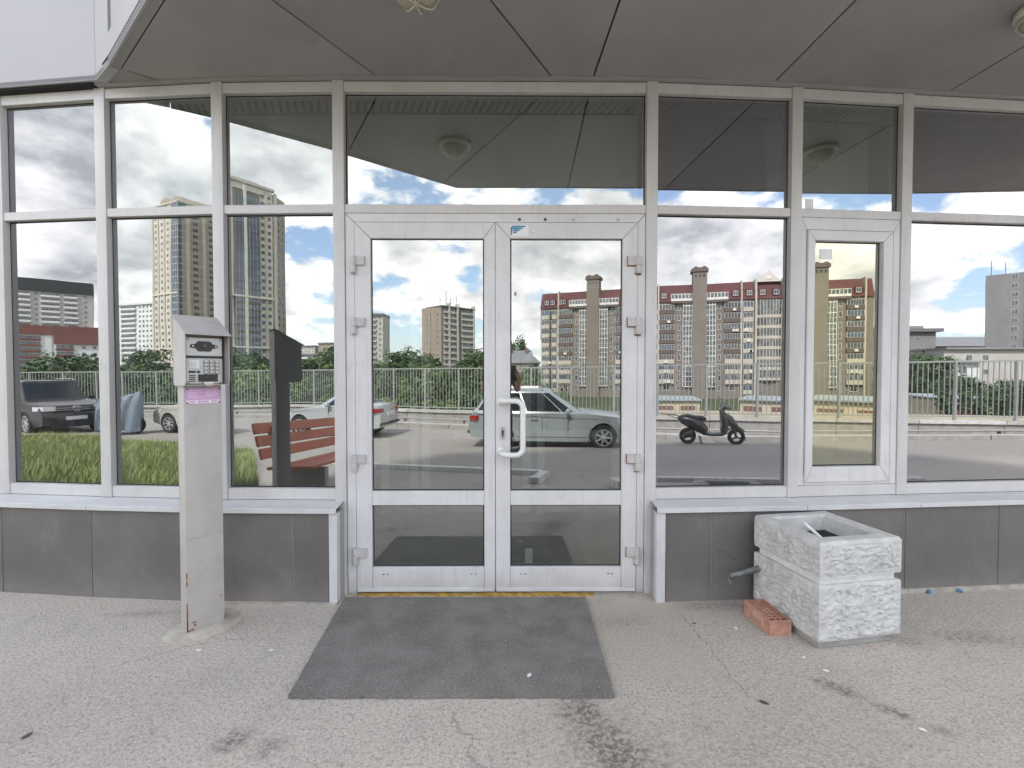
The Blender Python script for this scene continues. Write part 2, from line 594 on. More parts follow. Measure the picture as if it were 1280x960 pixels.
# cement render strip beside the mat
cem = t.math('MULTIPLY', t.step(gx, .30, .36), t.step(t.math('ADD', gx, t.math('MULTIPLY', t.math('SUBTRACT', t.noise(c, 5, 4, .6), .5), .35)), 1.05, .80))
cem = t.math('MULTIPLY', cem, t.step(t.math('ADD', gy, t.math('MULTIPLY', t.noise(c, 6, 4, .6), .2)), 2.08, 2.26))
base = t.mix(t.math('MULTIPLY', cem, .55), base, t.mix(t.step(n_fin, .35, .65), (.47, .415, .345), (.38, .335, .275)))
edge = t.math('MULTIPLY', t.step(gy, 2.62, 2.80), t.step(n_mid, .42, .6))
base = t.mix(t.math('MULTIPLY', edge, .5), base, (.50, .45, .38))
for (cx, cy, rx, ry, rot, amt, colr) in (
        (.33, 1.74, .10, .26, .35, .62, (.062, .054, .046)), (.42, 1.55, .20, .30, .3, .55, (.075, .066, .056)),
        (.27, 1.90, .09, .06, 0, .55, (.08, .07, .06)), (-1.02, 1.73, .075, .05, .5, .75, (.075, .062, .05)), (-.88, 1.70, .06, .05, .5, .6, (.075, .062, .05)),
        (1.40, 2.02, .10, .04, -.7, .75, (.085, .07, .055)), (1.52, 1.88, .07, .03, -.6, .7, (.085, .07, .055)), (1.62, 1.78, .05, .03, -.6, .5, (.085, .07, .055)),
        (2.35, 2.42, .22, .07, -.1, .5, (.13, .108, .085)), (2.0, 2.38, .10, .06, 0, .5, (.11, .10, .09)),
        (-2.05, 2.66, .20, .035, .05, .5, (.14, .12, .10)), (.60, 2.58, .17, .07, .2, .35, (.15, .13, .105)),
        (1.0, 1.62, .5, .35, .4, .28, (.12, .11, .10)), (-1.7, 1.95, .6, .25, .2, .2, (.16, .15, .14)),
        (1.2, 2.75, .22, .06, 0, .45, (.10, .095, .09))):
    base = t.mix(t.math('MULTIPLY', spot(cx, cy, rx, ry, .6, rot), amt), base, colr)
# cracks
vor = t.voro(t.vmath('ADD', c, t.vmath('SCALE', t.noise(c, 2.2, 5, .6, out='Color'), .5)), .42, 'DISTANCE_TO_EDGE')
crk = t.math('MULTIPLY', t.step(vor, .0042, .0012), t.step(n_big, .42, .50))
base = t.mix(t.math('MULTIPLY', crk, .30), base, (.05, .045, .042))
wx_ = t.math('MULTIPLY', t.math('SUBTRACT', t.noise(c, 9, 4, .6), .5), .09)
for line in [[(-1.818, 2.195), (-1.695, 2.271), (-1.611, 2.338), (-1.367, 2.417)], [(0.939, 2.679), (0.97, 2.395), (0.97, 2.165), (0.991, 1.964)]]:
    for (ax, ay), (bx, by) in zip(line, line[1:]):
        ll = hypot(bx - ax, by - ay); ux, uy = (bx - ax) / ll, (by - ay) / ll
        al = t.math('ADD', t.math('MULTIPLY', t.math('SUBTRACT', gx, ax), ux), t.math('MULTIPLY', t.math('SUBTRACT', gy, ay), uy))
        ac = t.math('ABSOLUTE', t.math('ADD', t.math('ADD', t.math('MULTIPLY', t.math('SUBTRACT', gx, ax), -uy), t.math('MULTIPLY', t.math('SUBTRACT', gy, ay), ux)), wx_))
        k_ = t.math('MULTIPLY', t.step(ac, .0055, .0015), t.math('MULTIPLY', t.step(al, -.004, .0), t.step(al, ll + .004, ll)))
        base = t.mix(t.math('MULTIPLY', k_, .38), base, (.09, .08, .07))
t.put(bs.inputs['Base Color'], base)
bs.inputs['Roughness'].default_value = .92
bs.inputs['Specular IOR Level'].default_value = .25
h = t.math('ADD', t.math('MULTIPLY', n_fin, .5), t.math('MULTIPLY', n_grn2, .35))
h = t.math('ADD', h, t.math('MULTIPLY', n_grn, .3))
h = t.math('ADD', h, t.math('MULTIPLY', n_mid, .8))
bn = t.node('ShaderNodeBump'); bn.inputs['Strength'].default_value = .9; bn.inputs['Distance'].default_value = .0065
t.put(bn.inputs['Height'], h)
t.l.new(bn.outputs[0], bs.inputs['Normal'])
MATS['asphalt'] = gm

xs = [-3500, -1200, -500, -250, -140, -90, -60] + list(range(-45, 46, 1)) + [60, 90, 140, 250, 500, 1200, 3500]
mb = MB()
rows = None
for x in xs:
    yf = max(-40.0, min(8.0, fence_y(x)))
    col = [3500., 900., 60., 10., 4.] + [4 - .25 * k - .0 for k in range(1, 12)]
    top = col[-1]
    col += [top + (yf - .35 - top) * k / 24 for k in range(1, 25)]
    col += [yf - .38 - 9.8 * k / 12 for k in range(0, 13)]
    col += [yf - d for d in (16, 30, 60, 120, 260, 600, 1500, 3500)]
    for y in col: mb.v.append((x, y, ground_z(x, y)))
    rows = len(col)
for i in range(len(xs) - 1):
    for j in range(rows - 1):
        a = i * rows + j
        mb.f.append((a, a + rows, a + rows + 1, a + 1))
        far = abs(xs[i]) > 70 or j > rows - 12
        mb.m.append(1 if (j > rows - 20) else 0)
g = mb.build('ground', ['asphalt', 'lawn_far'], smooth=True)
tag(g, kind='structure')

# ------------------------------------------------------------------ the entrance building
V = [(-4.10, 3.171), (-3.245, 3.057), (-2.527, 2.978), (-1.772, 2.917), (-1.039, 2.900), (.842, 2.912), (1.745, 2.970), (2.475, 3.036), (3.491, 3.126), (4.4, 3.215)]
V = [Vector(v) for v in V]
NP = len(V) - 1
TAN, NRM, LEN = [], [], []
for i in range(NP):
    d = V[i + 1] - V[i]
    LEN.append(d.length); d.normalize(); TAN.append(d); NRM.append(Vector((d.y, -d.x)))
DOOR = 4
ZTOP = 3.102


def PX(i):
    """frame of bay i: x along the bay, y outward, z up"""
    tx, nx = TAN[i], NRM[i]
    m = Matrix(((tx.x, nx.x, 0, V[i].x), (tx.y, nx.y, 0, V[i].y), (0, 0, 1, 0), (0, 0, 0, 1)))
    return m


def off_v(k, o):
    """corner k of the facade line pushed outward by o"""
    if k == 0: return V[0] + NRM[0] * o
    if k == NP: return V[NP] + NRM[NP - 1] * o
    b = (NRM[k - 1] + NRM[k]).normalized()
    return V[k] + b * (o / b.dot(NRM[k]))


B = thing('entrance_building', 'grey and white entrance front with curved glazing, double glass door and dark canopy underside', 'building', (0, 0, 0))


def ring_frame(i, parent, s0, s1, z0, z1, wl, wr, wb, wt, o0, o1, m, names=('stile', 'rail'), gap=.0009, bv=.0025, mitre=False):
    X = PX(i); g = gap
    def pc(nm, poly):
        o = MB().prism(poly, o0, o1, 0, X, axis='y').build(nm, m, parent)
        bev(o, bv, 1)
        return o
    pc(names[0], [(s0, z0), (s0, z1 - g), (s0 + wl, z1 - wt - g), (s0 + wl, z0 + (wb if mitre else 0))])
    pc(names[0], [(s1, z0), (s1 - wr, z0 + (wb if mitre else 0)), (s1 - wr, z1 - wt - g), (s1, z1 - g)])
    pc(names[1], [(s0 + g, z1), (s1 - g, z1), (s1 - wr - g, z1 - wt), (s0 + wl + g, z1 - wt)])
    if wb > 0:
        if mitre: pc(names[1], [(s0 + 2 * g, z0 - .0005), (s1 - 2 * g, z0 - .0005), (s1 - wr - g, z0 + wb - g), (s0 + wl + g, z0 + wb - g)])
        else: pc(names[1], [(s0 + wl + .0006, z0), (s1 - wr - .0006, z0), (s1 - wr - .0006, z0 + wb), (s0 + wl + .0006, z0 + wb)])


def pane(i, parent, s0, s1, z0, z1, o, m, th=.012, gk=.007, name='glass_pane'):
    """one sealed pane: mirror-coated front inside a black rubber border"""
    X = PX(i)
    vs = [(s0, o, z0), (s1, o, z0), (s1, o, z1), (s0, o, z1), (s0 + gk, o, z0 + gk), (s1 - gk, o, z0 + gk), (s1 - gk, o, z1 - gk), (s0 + gk, o, z1 - gk),
          (s0, o - th, z0), (s1, o - th, z0), (s1, o - th, z1), (s0, o - th, z1)]
    fs = [(4, 5, 6, 7), (0, 1, 5, 4), (1, 2, 6, 5), (2, 3, 7, 6), (3, 0, 4, 7), (8, 11, 10, 9), (0, 8, 9, 1), (1, 9, 10, 2), (2, 10, 11, 3), (3, 11, 8, 0)]
    q = MB(); q.add(vs, fs, 0, X); q.m = [0, 1, 1, 1, 1, 2, 1, 1, 1, 1]
    return q.build(name, [m, 'gasket', 'clear_glass'], parent)


GMAT = ['corner_glass', 'corner_glass', 'coated_glass', 'coated_glass', 'door_glass', 'corner_glass', 'coated_glass', 'corner_glass', 'corner_glass']
MWID = .068
# mullions
for k in range(NP + 1):
    n = NRM[0] if k == 0 else NRM[-1] if k == NP else (NRM[k - 1] + NRM[k]).normalized()
    tx = Vector((-n.y, n.x))
    X = Matrix(((tx.x, n.x, 0, V[k].x), (tx.y, n.y, 0, V[k].y), (0, 0, 1, 0), (0, 0, 0, 1)))
    zb = .0 if k in (4, 5) else .577
    o = MB().box(-MWID / 2, MWID / 2, -.10, .004, zb, 3.092, 0, X).build('mullion', 'aluminium', B)
    bev(o, .003, 2)
hw = MWID / 2 + .0008
for i in range(NP):
    L = LEN[i]; X = PX(i)
    def rail(z0, z1, o1=-.002, s0=hw, s1=L - hw):
        o = MB().box(s0, s1, -.10, o1, z0, z1, 0, X).build('transom', 'aluminium', B); bev(o, .0025, 1); return o
    rail(3.027, 3.088)
    rail(2.309, 2.361)
    # narrow dark bead along the head of the upper light
    pane(i, B, hw, L - hw, 2.3615, 3.0265, -.035, GMAT[i])
    if i == DOOR: continue
    rail(.577, .645)
    if i != 6:
        pane(i, B, hw, L - hw, .6455, 2.3085, -.035, GMAT[i])
# opening light in the bay right of the door
i = 6
vw = tag(bpy.data.objects.new('vent_window', None)); COL.objects.link(vw); vw.parent = B
ring_frame(i, vw, hw + .002, LEN[i] - hw - .002, .6465, 2.3075, .036, .045, .060, .075, -.10, -.003, 'door_paint', names=('frame_post', 'frame_rail'))
ring_frame(i, vw, .076, .639, .668, 2.228, .046, .064, .096, .062, -.09, .010, 'door_paint', names=('sash_stile', 'sash_rail'), mitre=True)
pane(i, vw, .1225, .5745, .7645, 2.1655, -.022, 'vent_glass')
q = MB().box(.175, .255, -.0205, -.0195, 2.06, 2.12, 0, PX(i) @ Matrix.Rotation(radians(0), 4, 'Y')).build('paper_sticker', 'paper_white', vw)
for sx in (.20, .22, .50, .52): MB().box(sx, sx + .010, .0, .0028, .640, .646, 0, PX(i) @ Matrix.Translation((0, -.005, .05))).build('drain_slot', 'black_plastic', vw)
# paper in the upper light next to it
MB().box(.085, .135, -.0345, -.0335, 2.3625, 2.43, 0, PX(6)).build('paper_note', 'paper_white', B)

# --- double door
X = PX(DOOR)
def sx(x): return x + 1.039
frame = ring_frame(DOOR, B, sx(-1.002), sx(.806), .0, 2.3075, .0545, .0465, 0, .0525, -.10, -.004, 'door_paint', names=('door_post', 'door_head'))
leaves = []
for nm, x0, x1, g0, g1 in (('l', -.9460, -.1020, -.850, -.169), ('r', -.1000, .7580, -.010, .667)):
    lf = bpy.data.objects.new('door_leaf', None); COL.objects.link(lf); lf.parent = B
    leaves.append(lf)
    a, b = sx(x0), sx(x1)
    ring_frame(DOOR, lf, a, b, .014, 2.253, sx(g0) - a, b - sx(g1), .150, .096, -.07, .001, 'door_paint')
    o = MB().box(sx(g0) + .0006, sx(g1) - .0006, -.07, .0005, .543, .631, 0, X).build('rail', 'door_paint', lf); bev(o, .0025, 1)
    pane(DOOR, lf, sx(g0), sx(g1), .6315, 2.1575, -.018, 'door_glass', name='glass_pane')
    pane(DOOR, lf, sx(g0), sx(g1), .1645, .5425, -.018, 'door_glass', name='glass_pane')
    o = MB().box(a + .004, b - .004, .001, .012, .016, .040, 0, X).build('kick_strip', 'sill_metal', lf); bev(o, .003, 1)
    for fx in (g0 + .06, g0 + .085, g1 - .085, g1 - .06): MB().box(sx(fx), sx(fx) + .012, .0005, .0018, .118, .123, 0, X).build('drain_slot', 'black_plastic', lf)
# hinges: a flap plate with two barrel halves, four a side
for lf, hx, sgn, worn in ((leaves[0], -.9465, 1, False), (leaves[1], .7585, -1, True)):
    for hz in (1.996, 1.630, .803, .232):
        hm = MB()
        cx = sx(hx)
        xa, xb = (cx - .012, cx + .062) if sgn > 0 else (cx - .062, cx + .012)
        hm.box(xa, xb, .001, .019, hz, hz + .052, 0, X)
        hm.lathe([(.0165, hz - .048), (.0175, hz - .046), (.0175, hz - .003), (.0165, hz)], 14, 0, X @ Matrix.Translation((cx - sgn * .004, .014, 0)))
        hm.lathe([(.0165, hz + .001), (.0185, hz + .002), (.0185, hz + .051), (.016, hz + .053)], 14, 0, X @ Matrix.Translation((cx - sgn * .002, .014, 0)))
        hm.box(cx - sgn * .004 - .022, cx - sgn * .004 + .006, .0, .010, hz - .046, hz - .006, 0, X)
        o = hm.build('hinge', 'hinge_metal', lf, smooth=True)
        if worn:
            rs = MB()
            rs.box(cx - .064, cx - .060, .001, .012, hz - .004, hz + .054, 0, X)
            rs.box(cx - .060, cx + .012, .001, .010, hz - .005, hz - .001, 0, X)
            rs.box(cx - .016, cx + .020, .0005, .007, hz - .056, hz - .049, 0, X)
            tag(rs.build('grime_lines', 'rust', lf), kind='stuff')
# pull handle on the right leaf
hp = [(sx(-.063), .0, 1.176), (sx(-.063), .045, 1.176), (sx(-.050), .062, 1.176)] 
hp = [(sx(-.066), .001, 1.172), (sx(-.064), .040, 1.176)]
hp += [(sx(-.056 + .045 * k / 6), .058 + .016 * sin(pi / 2 * k / 6), 1.180 + .004 * (k / 6)) for k in range(0, 5)]
hp += [(sx(.020), .075, 1.183)] + [(sx(.020 + .044 * sin(a)), .076, 1.139 + .044 * cos(a)) for a in (.4, .8, 1.2, pi / 2)]
hp += [(sx(.0645), .077, 1.05), (sx(.0645), .077, .95)]
hp += [(sx(.020 + .044 * sin(a)), .076, .905 + .044 * cos(a)) for a in (pi / 2 + .05, 2.0, 2.4, 2.8)]
hp += [(sx(.012), .075, .861)] + [(sx(-.056 + .045 * k / 6), .058 + .016 * sin(pi / 2 * k / 6), .864 - .003 * (k / 6)) for k in range(4, -1, -1)]
hp += [(sx(-.064), .040, .868), (sx(-.066), .001, .872)]
MB().tube(hp, .0165, 14, 0, X).build('pull_handle', 'handle_white', leaves[1], smooth=True)
for hz in (1.172, .872):
    MB().lathe([(.024, 0), (.024, .006), (.019, .010)], 18, 0, X @ Matrix.Translation((sx(-.066), .001, hz)) @ Matrix.Rotation(radians(-90), 4, 'X')).build('handle_rose', 'handle_white', leaves[1], smooth=True)
lk = MB().prism([(p[0] * .55, p[1]) for p in arc(0, .018, .022, 0, pi, 10) + arc(0, -.018, .022, pi, 2 * pi, 10)], .001, .007, 0, X @ Matrix.Translation((sx(-.056), 0, .985)), axis='y')
lk.build('lock_plate', 'bare_steel', leaves[1])
MB().prism([(p[0] * .45, p[1]) for p in arc(0, .006, .014, 0, pi, 8) + arc(0, -.014, .009, pi, 2 * pi, 8)], .007, .010, 0, X @ Matrix.Translation((sx(-.056), 0, .985)), axis='y').build('lock_cylinder', 'black_plastic', leaves[1])
# winged sticker on the top rail
st = MB(); st.box(sx(-.012), sx(.098), .0012, .0020, 2.170, 2.236, 0, X)
st.build('door_sticker', 'paper_white', leaves[1])
wg = MB()
for k in range(5):
    z1 = 2.233 - k * .0118; z0 = z1 - .0098
    xl = -.008 + .003 * k; xr = .086 - .017 * k
    wg.prism([(sx(xl), z0), (sx(xr - .012), z0 + .001), (sx(xr), z1), (sx(xl + .012), z1)], .0020, .0026, 0, X, axis='y')
wg.prism([(sx(-.009), 2.178), (sx(-.002), 2.174), (sx(.004), 2.228), (sx(-.008), 2.226)], .0019, .0025, 0, X, axis='y')
wg.build('wing_emblem', 'ink_blue', leaves[1])
MB().lathe([(.008, 0), (.007, .003)], 12, 0, X @ Matrix.Translation((sx(.128), .001, 2.200)) @ Matrix.Rotation(radians(-90), 4, 'X')).build('screw_cap', 'bare_steel', leaves[1], smooth=True)
for bx in (.045, .200, .370, .640):
    b = MB().lathe([(.0085, 0), (.0085, .004), (.004, .009)], 10, 0, X @ Matrix.Translation((sx(bx), -.004, 2.272)) @ Matrix.Rotation(radians(-90), 4, 'X'))
    b.build('bolt', 'dark_metal' if bx < .3 else 'hinge_metal', B, smooth=True)
wr = MB(); 
wr.tube([(sx(.012), .0015, 1.83), (sx(.020), .004, 1.838), (sx(.028), .003, 1.830), (sx(.022), .004, 1.820), (sx(.013), .0015, 1.826)], .002, 6, 0, X)
wr.build('screw_eye', 'rust', leaves[1])
# white tag lying behind the lower pane
MB().box(sx(.080), sx(.128), -.045, -.043, .170, .262, 0, X).build('paper_tag', 'paper_white', leaves[1])

# threshold: foam bead, rough mortar, metal strip
random.seed(3)
tm = MB()
def rough_bar(x0, x1, y0, y1, z0, z1, n, amp):
    q = MB()
    for k in range(n + 1):
        x = x0 + (x1 - x0) * k / n
        r = [random.uniform(-amp, amp) for _ in range(4)]
        q.v += [(x, y0 + r[0], z0), (x, y0 + r[1], z1 + r[2]), (x, y1, z1 + r[3] * .5), (x, y1, z0)]
    for k in range(n):
        a = k * 4
        for j in range(4): q.f.append((a + j, a + (j + 1) % 4, a + 4 + (j + 1) % 4, a + 4 + j)); q.m.append(0)
    q.f += [(0, 1, 2, 3), (n * 4, n * 4 + 3, n * 4 + 2, n * 4 + 1)]; q.m += [0, 0]
    return q
rough_bar(-1.0, .80, 2.795, 2.93, -.03, -.004, 60, .010).build('threshold_mortar', 'mortar', B, smooth=True)
rough_bar(-.94, .50, 2.868, 2.91, -.01, .006, 44, .006).build('threshold_foam', 'foam_yellow', B, smooth=True)
MB().box(-1.0, .80, 2.915, 3.02, -.03, .008).build('threshold_strip', 'grey_trim', B)

# --- sills, plinth panels and corner trims
def off_poly_point(x, o):
    for k in range(NP):
        a, b = off_v(k, o), off_v(k + 1, o)
        if a.x <= x <= b.x or k == NP - 1 or (k == 0 and x < a.x):
            return a + (b - a) * ((x - a.x) / (b.x - a.x))
PO = .118
def sill(k0, k1, xa=None, xb=None):
    """folded metal sill over bay k0: slopes out to a lip"""
    p0 = V[k0]; p1 = V[k1]
    a0, a1 = (off_v(k0, -.02), off_v(k1, -.02)); b0, b1 = off_v(k0, PO + .020), off_v(k1, PO + .020)
    if xa is not None: a0 = off_poly_point(xa, -.02); b0 = off_poly_point(xa, PO + .020)
    if xb is not None: a1 = off_poly_point(xb, -.02); b1 = off_poly_point(xb, PO + .020)
    e = (b1 - b0).normalized() * .0012
    a0 = a0 + e; b0 = b0 + e; a1 = a1 - e; b1 = b1 - e
    vs = []
    for (a, b) in ((a0, b0), (a1, b1)):
        vs += [(a.x, a.y, .576), (b.x, b.y, .561), (b.x, b.y, .531), (b.x + (a.x - b.x) * .06, b.y + (a.y - b.y) * .06, .531), (b.x + (a.x - b.x) * .06, b.y + (a.y - b.y) * .06, .556), (a.x, a.y, .570)]
    q = MB(); n = 6
    fs = [tuple(range(n))[::-1], tuple(range(n, 2 * n))] + [(j, (j + 1) % n, n + (j + 1) % n, n + j) for j in range(n)]
    q.add(vs, fs)
    o = q.build('window_sill', 'sill_metal', B); bev(o, .002, 1)
for k in range(0, 3): sill(k, k + 1)
sill(3, 4, xb=-1.020)
sill(5, 6, xa=.846)
for k in range(6, NP): sill(k, k + 1)

def wall_piece(name, xa, xb, z0, z1, o_face, th, m, gap=.0022):
    """panel following the facade line between two x positions"""
    pts = [xa] + [off_v(k, o_face).x for k in range(NP + 1) if xa + .003 < off_v(k, o_face).x < xb - .003] + [xb]
    f = [off_poly_point(x, o_face) for x in pts]; bk = [off_poly_point(x, o_face - th) for x in pts]
    d0 = (f[1] - f[0]).normalized() * gap; d1 = (f[-1] - f[-2]).normalized() * gap
    f[0] += d0; bk[0] += d0; f[-1] -= d1; bk[-1] -= d1
    poly = [tuple(p) for p in f] + [tuple(p) for p in bk[::-1]]
    o = MB().prism(poly, z0, z1).build(name, m, B)
    bev(o, .0015, 1)
    return o
for xs_ in ((-3.75, -3.132, -2.522, -1.90, -1.284, -1.071), (.902, 1.183, 1.79, 2.402, 3.031, 3.66, 4.30)):
    for a, b in zip(xs_, xs_[1:]): wall_piece('plinth_tile', a, b, -.03, .528, PO, .03, 'plinth_tile')
    wall_piece('plinth_backing', xs_[0], xs_[-1], -.04, .530, PO - .0045, .03, 'joint', 0)
for (xa, xb) in ((-1.069, -1.020), (.846, .900)):
    wall_piece('corner_trim', xa, xb, -.02, .529, PO + .006, .05, 'sill_metal', .0005)
# returns of the plinth beside the door
for x, s in ((-1.021, -1), (.847, 1)):
    p = off_poly_point(x, PO)
    MB().box(min(x, x + s * .03), max(x, x + s * .03), p.y + .012, 2.93, -.03, .5285).build('plinth_return', 'grey_trim', B)
# mortar and foam strip under the right-hand plinth, mortar lip under the left one
for x0, x1 in ((2.05, 4.2),):
    pts = [off_poly_point(x0 + (x1 - x0) * k / 30, PO + .012 + random.uniform(-.006, .006)) for k in range(31)]
    bk = [off_poly_point(x0 + (x1 - x0) * k / 30, PO - .02) for k in range(31)]
    MB().prism([tuple(p) for p in pts] + [tuple(p) for p in bk[::-1]], -.03, .028).build('mortar_strip', 'mortar', B)
    for fx in (2.10, 2.34, 2.56, 2.75):
        p = off_poly_point(fx, PO + .017)
        q = MB(); q.lathe([(.004, -.012), (.018, -.008), (.020, .0), (.012, .010)], 9, 0, Matrix.Translation((p.x, p.y, .012)) @ Matrix.Rotation(random.uniform(0, 3), 4, 'Z') @ Matrix.Diagonal((1.2, .5, .9, 1)))
        q.build('foam_blob', 'foam_blue', B, smooth=True)
pts = [off_poly_point(-1.95 + .93 * k / 30, PO + .03 + random.uniform(-.014, .014)) for k in range(31)]
bk = [off_poly_point(-1.95 + .93 * k / 30, PO - .02) for k in range(31)]
MB().prism([tuple(p) for p in pts] + [tuple(p) for p in bk[::-1]], -.03, .006).build('mortar_strip', 'mortar', B)

# --- canopy underside: trim along the glazing and panels with open seams
tp = [tuple(off_v(k, .030)) for k in range(2, NP + 1)] + [tuple(off_v(k, -.12)) for k in range(NP, 1, -1)]
MB().prism(tp, 3.0925, 3.104).build('head_trim', 'grey_trim', B)
tp = [tuple(off_v(k, .045)) for k in range(0, 3)] + [tuple(off_v(k, -.12)) for k in range(2, -1, -1)]
MB().prism(tp, 3.0885, 3.104).build('head_trim', 'dark_gap', B)
OUT = [Vector(p) for p in ((-2.293, 2.767), (-.50, 1.290), (1.25, 1.300), (2.80, 1.445), (4.05, 1.660), (5.4, 1.98))]
def isect(p, d, a, b):
    e = b - a
    den = d.x * e.y - d.y * e.x
    if abs(den) < 1e-9: return None
    tt = ((a.x - p.x) * e.y - (a.y - p.y) * e.x) / den
    uu = ((a.x - p.x) * d.y - (a.y - p.y) * d.x) / den
    return (tt, uu)
def hit_out(p, d):
    for k in range(len(OUT) - 1):
        r = isect(p, d, OUT[k], OUT[k + 1])
        if r and r[0] > 0 and -1e-6 <= r[1] <= 1: return k, p + d * r[0]
    return None
INN = [off_v(k, .032) for k in range(NP + 1)]
seams = [(Vector((-.816, 2.854)), Vector((-.313, -.555))), (Vector((.221, 2.862)), Vector((-.323, -.563))), (Vector((.484, 2.862)), Vector((.024, -.563))),
         (Vector((1.585, 2.916)), Vector((.033, -.617))), (Vector((2.726, 3.005)), Vector((.024, -.385)))]
def inn_y(x):
    for k in range(NP):
        a, b = INN[k], INN[k + 1]
        if a.x <= x <= b.x: return a + (b - a) * ((x - a.x) / (b.x - a.x))
    return INN[-1]
ed = (OUT[1] - OUT[0]).normalized(); en = Vector((-ed.y, ed.x))          # en points toward the canopy inside
bounds = []
tr0 = OUT[0] + en * .055 - ed * .02
bounds.append(('trim', None))
G2 = .0055
def seam_pts(sm, side):
    p, d = sm
    d = d.normalized(); nrm = Vector((-d.y, d.x)) * (G2 * side)
    q0 = p + nrm
    k, q1 = hit_out(q0 - d * .0, d)
    top = inn_y(q0.x)
    # slide start onto the inner line
    r = q0 + d * ((top.y - q0.y) / d.y)
    return r, q1, k
tE = isect(OUT[1] + en * .060, ed, seams[1][0], seams[1][0] + seams[1][1])
edge_band = .055
# border strip along the slanted edge
MB().prism([tuple(OUT[0]), tuple(OUT[1]), tuple(OUT[1] + en * edge_band + ed * .03), tuple(OUT[0] + en * edge_band + ed * .002)], ZTOP, ZTOP + .03).build('soffit_border', 'soffit_panel', B)
inE0 = OUT[0] + en * (edge_band + .007); 
def on_inner_edge(sm, side):
    """where a seam meets the inner side of the border strip"""
    p, d = sm; d = d.normalized(); q0 = p + Vector((-d.y, d.x)) * (G2 * side)
    e = ed; a = inE0
    r = isect(q0, d, a, a + e)
    return q0 + d * r[0]
FR = .045
def front_at(x):
    for k in range(1, len(OUT) - 1):
        a, b = OUT[k], OUT[k + 1]
        if a.x <= x <= b.x: return a + (b - a) * ((x - a.x) / (b.x - a.x))
    return OUT[-1]
def inner_pts(x0, x1):
    return [p for p in INN if x0 + .01 < p.x < x1 - .01]
polys = []
# panel left of A
a_top, _, _ = seam_pts(seams[0], -1); a_bot = on_inner_edge(seams[0], -1)
st_ = inE0 - ed * .03
st_ = inn_y(-2.115)
polys.append([Vector((-2.252, 2.8125)), a_bot, a_top] + inner_pts(st_.x, a_top.x)[::-1] + [st_])
def between(s0, s1):
    p0, _, k0 = seam_pts(s0, 1); p1, q1, k1 = seam_pts(s1, -1)
    lo0 = on_inner_edge(s0, 1) if k0 == 0 else seam_pts(s0, 1)[1]
    lo1 = on_inner_edge(s1, -1) if k1 == 0 else q1
    mid = []
    if k0 == 0 and k1 > 0:
        mid = [OUT[1] + en * (edge_band + .007) + ed * .05]
        mid[0].y = OUT[1].y + .001
    mid += [OUT[k] for k in range(max(k0, 1) + (0 if k0 == 0 and k1 > 0 else 1), k1 + 1) if OUT[k].x > lo0.x + .02 and OUT[k].x < lo1.x - .02 and k > 1]
    return [p0, lo0] + mid + [lo1, p1] + inner_pts(p0.x, p1.x)[::-1]
for s0, s1 in zip(seams, seams[1:]): polys.append(between(s0, s1))
p0, q0, k0 = seam_pts(seams[-1], 1)
polys.append([p0, q0] + [p for p in OUT[k0 + 1:]] + [INN[-1] + Vector((.6, .05))] + inner_pts(p0.x, 9)[::-1])
for po in polys:
    o = MB().prism([tuple(p) for p in po], ZTOP + .001, ZTOP + .028).build('soffit_panel', 'soffit_panel', B)
MB().prism([tuple(p) for p in OUT] + [tuple(INN[-1] + Vector((.6, .3)))] + [tuple(p) for p in INN[::-1][:-2]], ZTOP + .034, ZTOP + .05).build('soffit_backing', 'dark_gap', B)

# --- walls above: fascia of the overhanging floor and the panel over the left bay
def face_strip(name, a, b, prof, m, gap=.002):
    """vertical strip along a->b with profile [(out, z)...] (out measured outward from the line)"""
    d = (b - a).normalized(); n = Vector((d.y, -d.x))
    a = a + d * gap; b = b - d * gap
    vs = []
    for p in (a, b):
        for (oo, z) in prof: vs.append((p.x + n.x * oo, p.y + n.y * oo, z))
    k = len(prof)
    fs = [tuple(range(k)), tuple(range(k, 2 * k))[::-1]] + [(j, (j + 1) % k, k + (j + 1) % k, k + j) for j in range(k)]
    return MB().add(vs, fs).build(name, m, B)
for k in range(len(OUT) - 1):
    face_strip('fascia', OUT[k], OUT[k + 1], [(0, 3.098), (0, 3.275), (-.12, 3.275), (-.12, 3.1315), (-.012, 3.1315), (-.012, 3.098)], 'fascia_panel', 0)
    sh = ed * .075 if k == 0 else ed * 0
    face_strip('upper_wall_panel', OUT[k] + sh, OUT[k + 1], [(-.0005, 3.2765), (-.0005, 6.2), (-.12, 6.2), (-.12, 3.2765)], 'fascia_panel')
    face_strip('upper_wall_panel', OUT[k] + sh, OUT[k + 1], [(-.0005, 6.206), (-.0005, 9.0), (-.12, 9.0), (-.12, 6.206)], 'fascia_panel')
LP = [Vector((-4.6, 3.165)), Vector((-2.490, 2.912)), Vector((-2.295, 2.772))]
face_strip('upper_wall_panel', LP[0], LP[1], [(0, 3.102), (0, 6.2), (-.05, 6.2), (-.05, 3.102)], 'lilac_panel', .0015)
face_strip('upper_wall_panel', LP[1], LP[2], [(0, 3.100), (0, 6.2), (-.05, 6.2), (-.05, 3.100)], 'fascia_panel', .0015)
MB().prism([tuple(LP[0]), tuple(LP[1]), tuple(LP[2]), (-2.262, 2.807), (-2.128, 2.935), (-2.1, 3.05), (-4.6, 3.3)], 3.1045, 3.13).build('soffit_strip', 'soffit_panel', B)
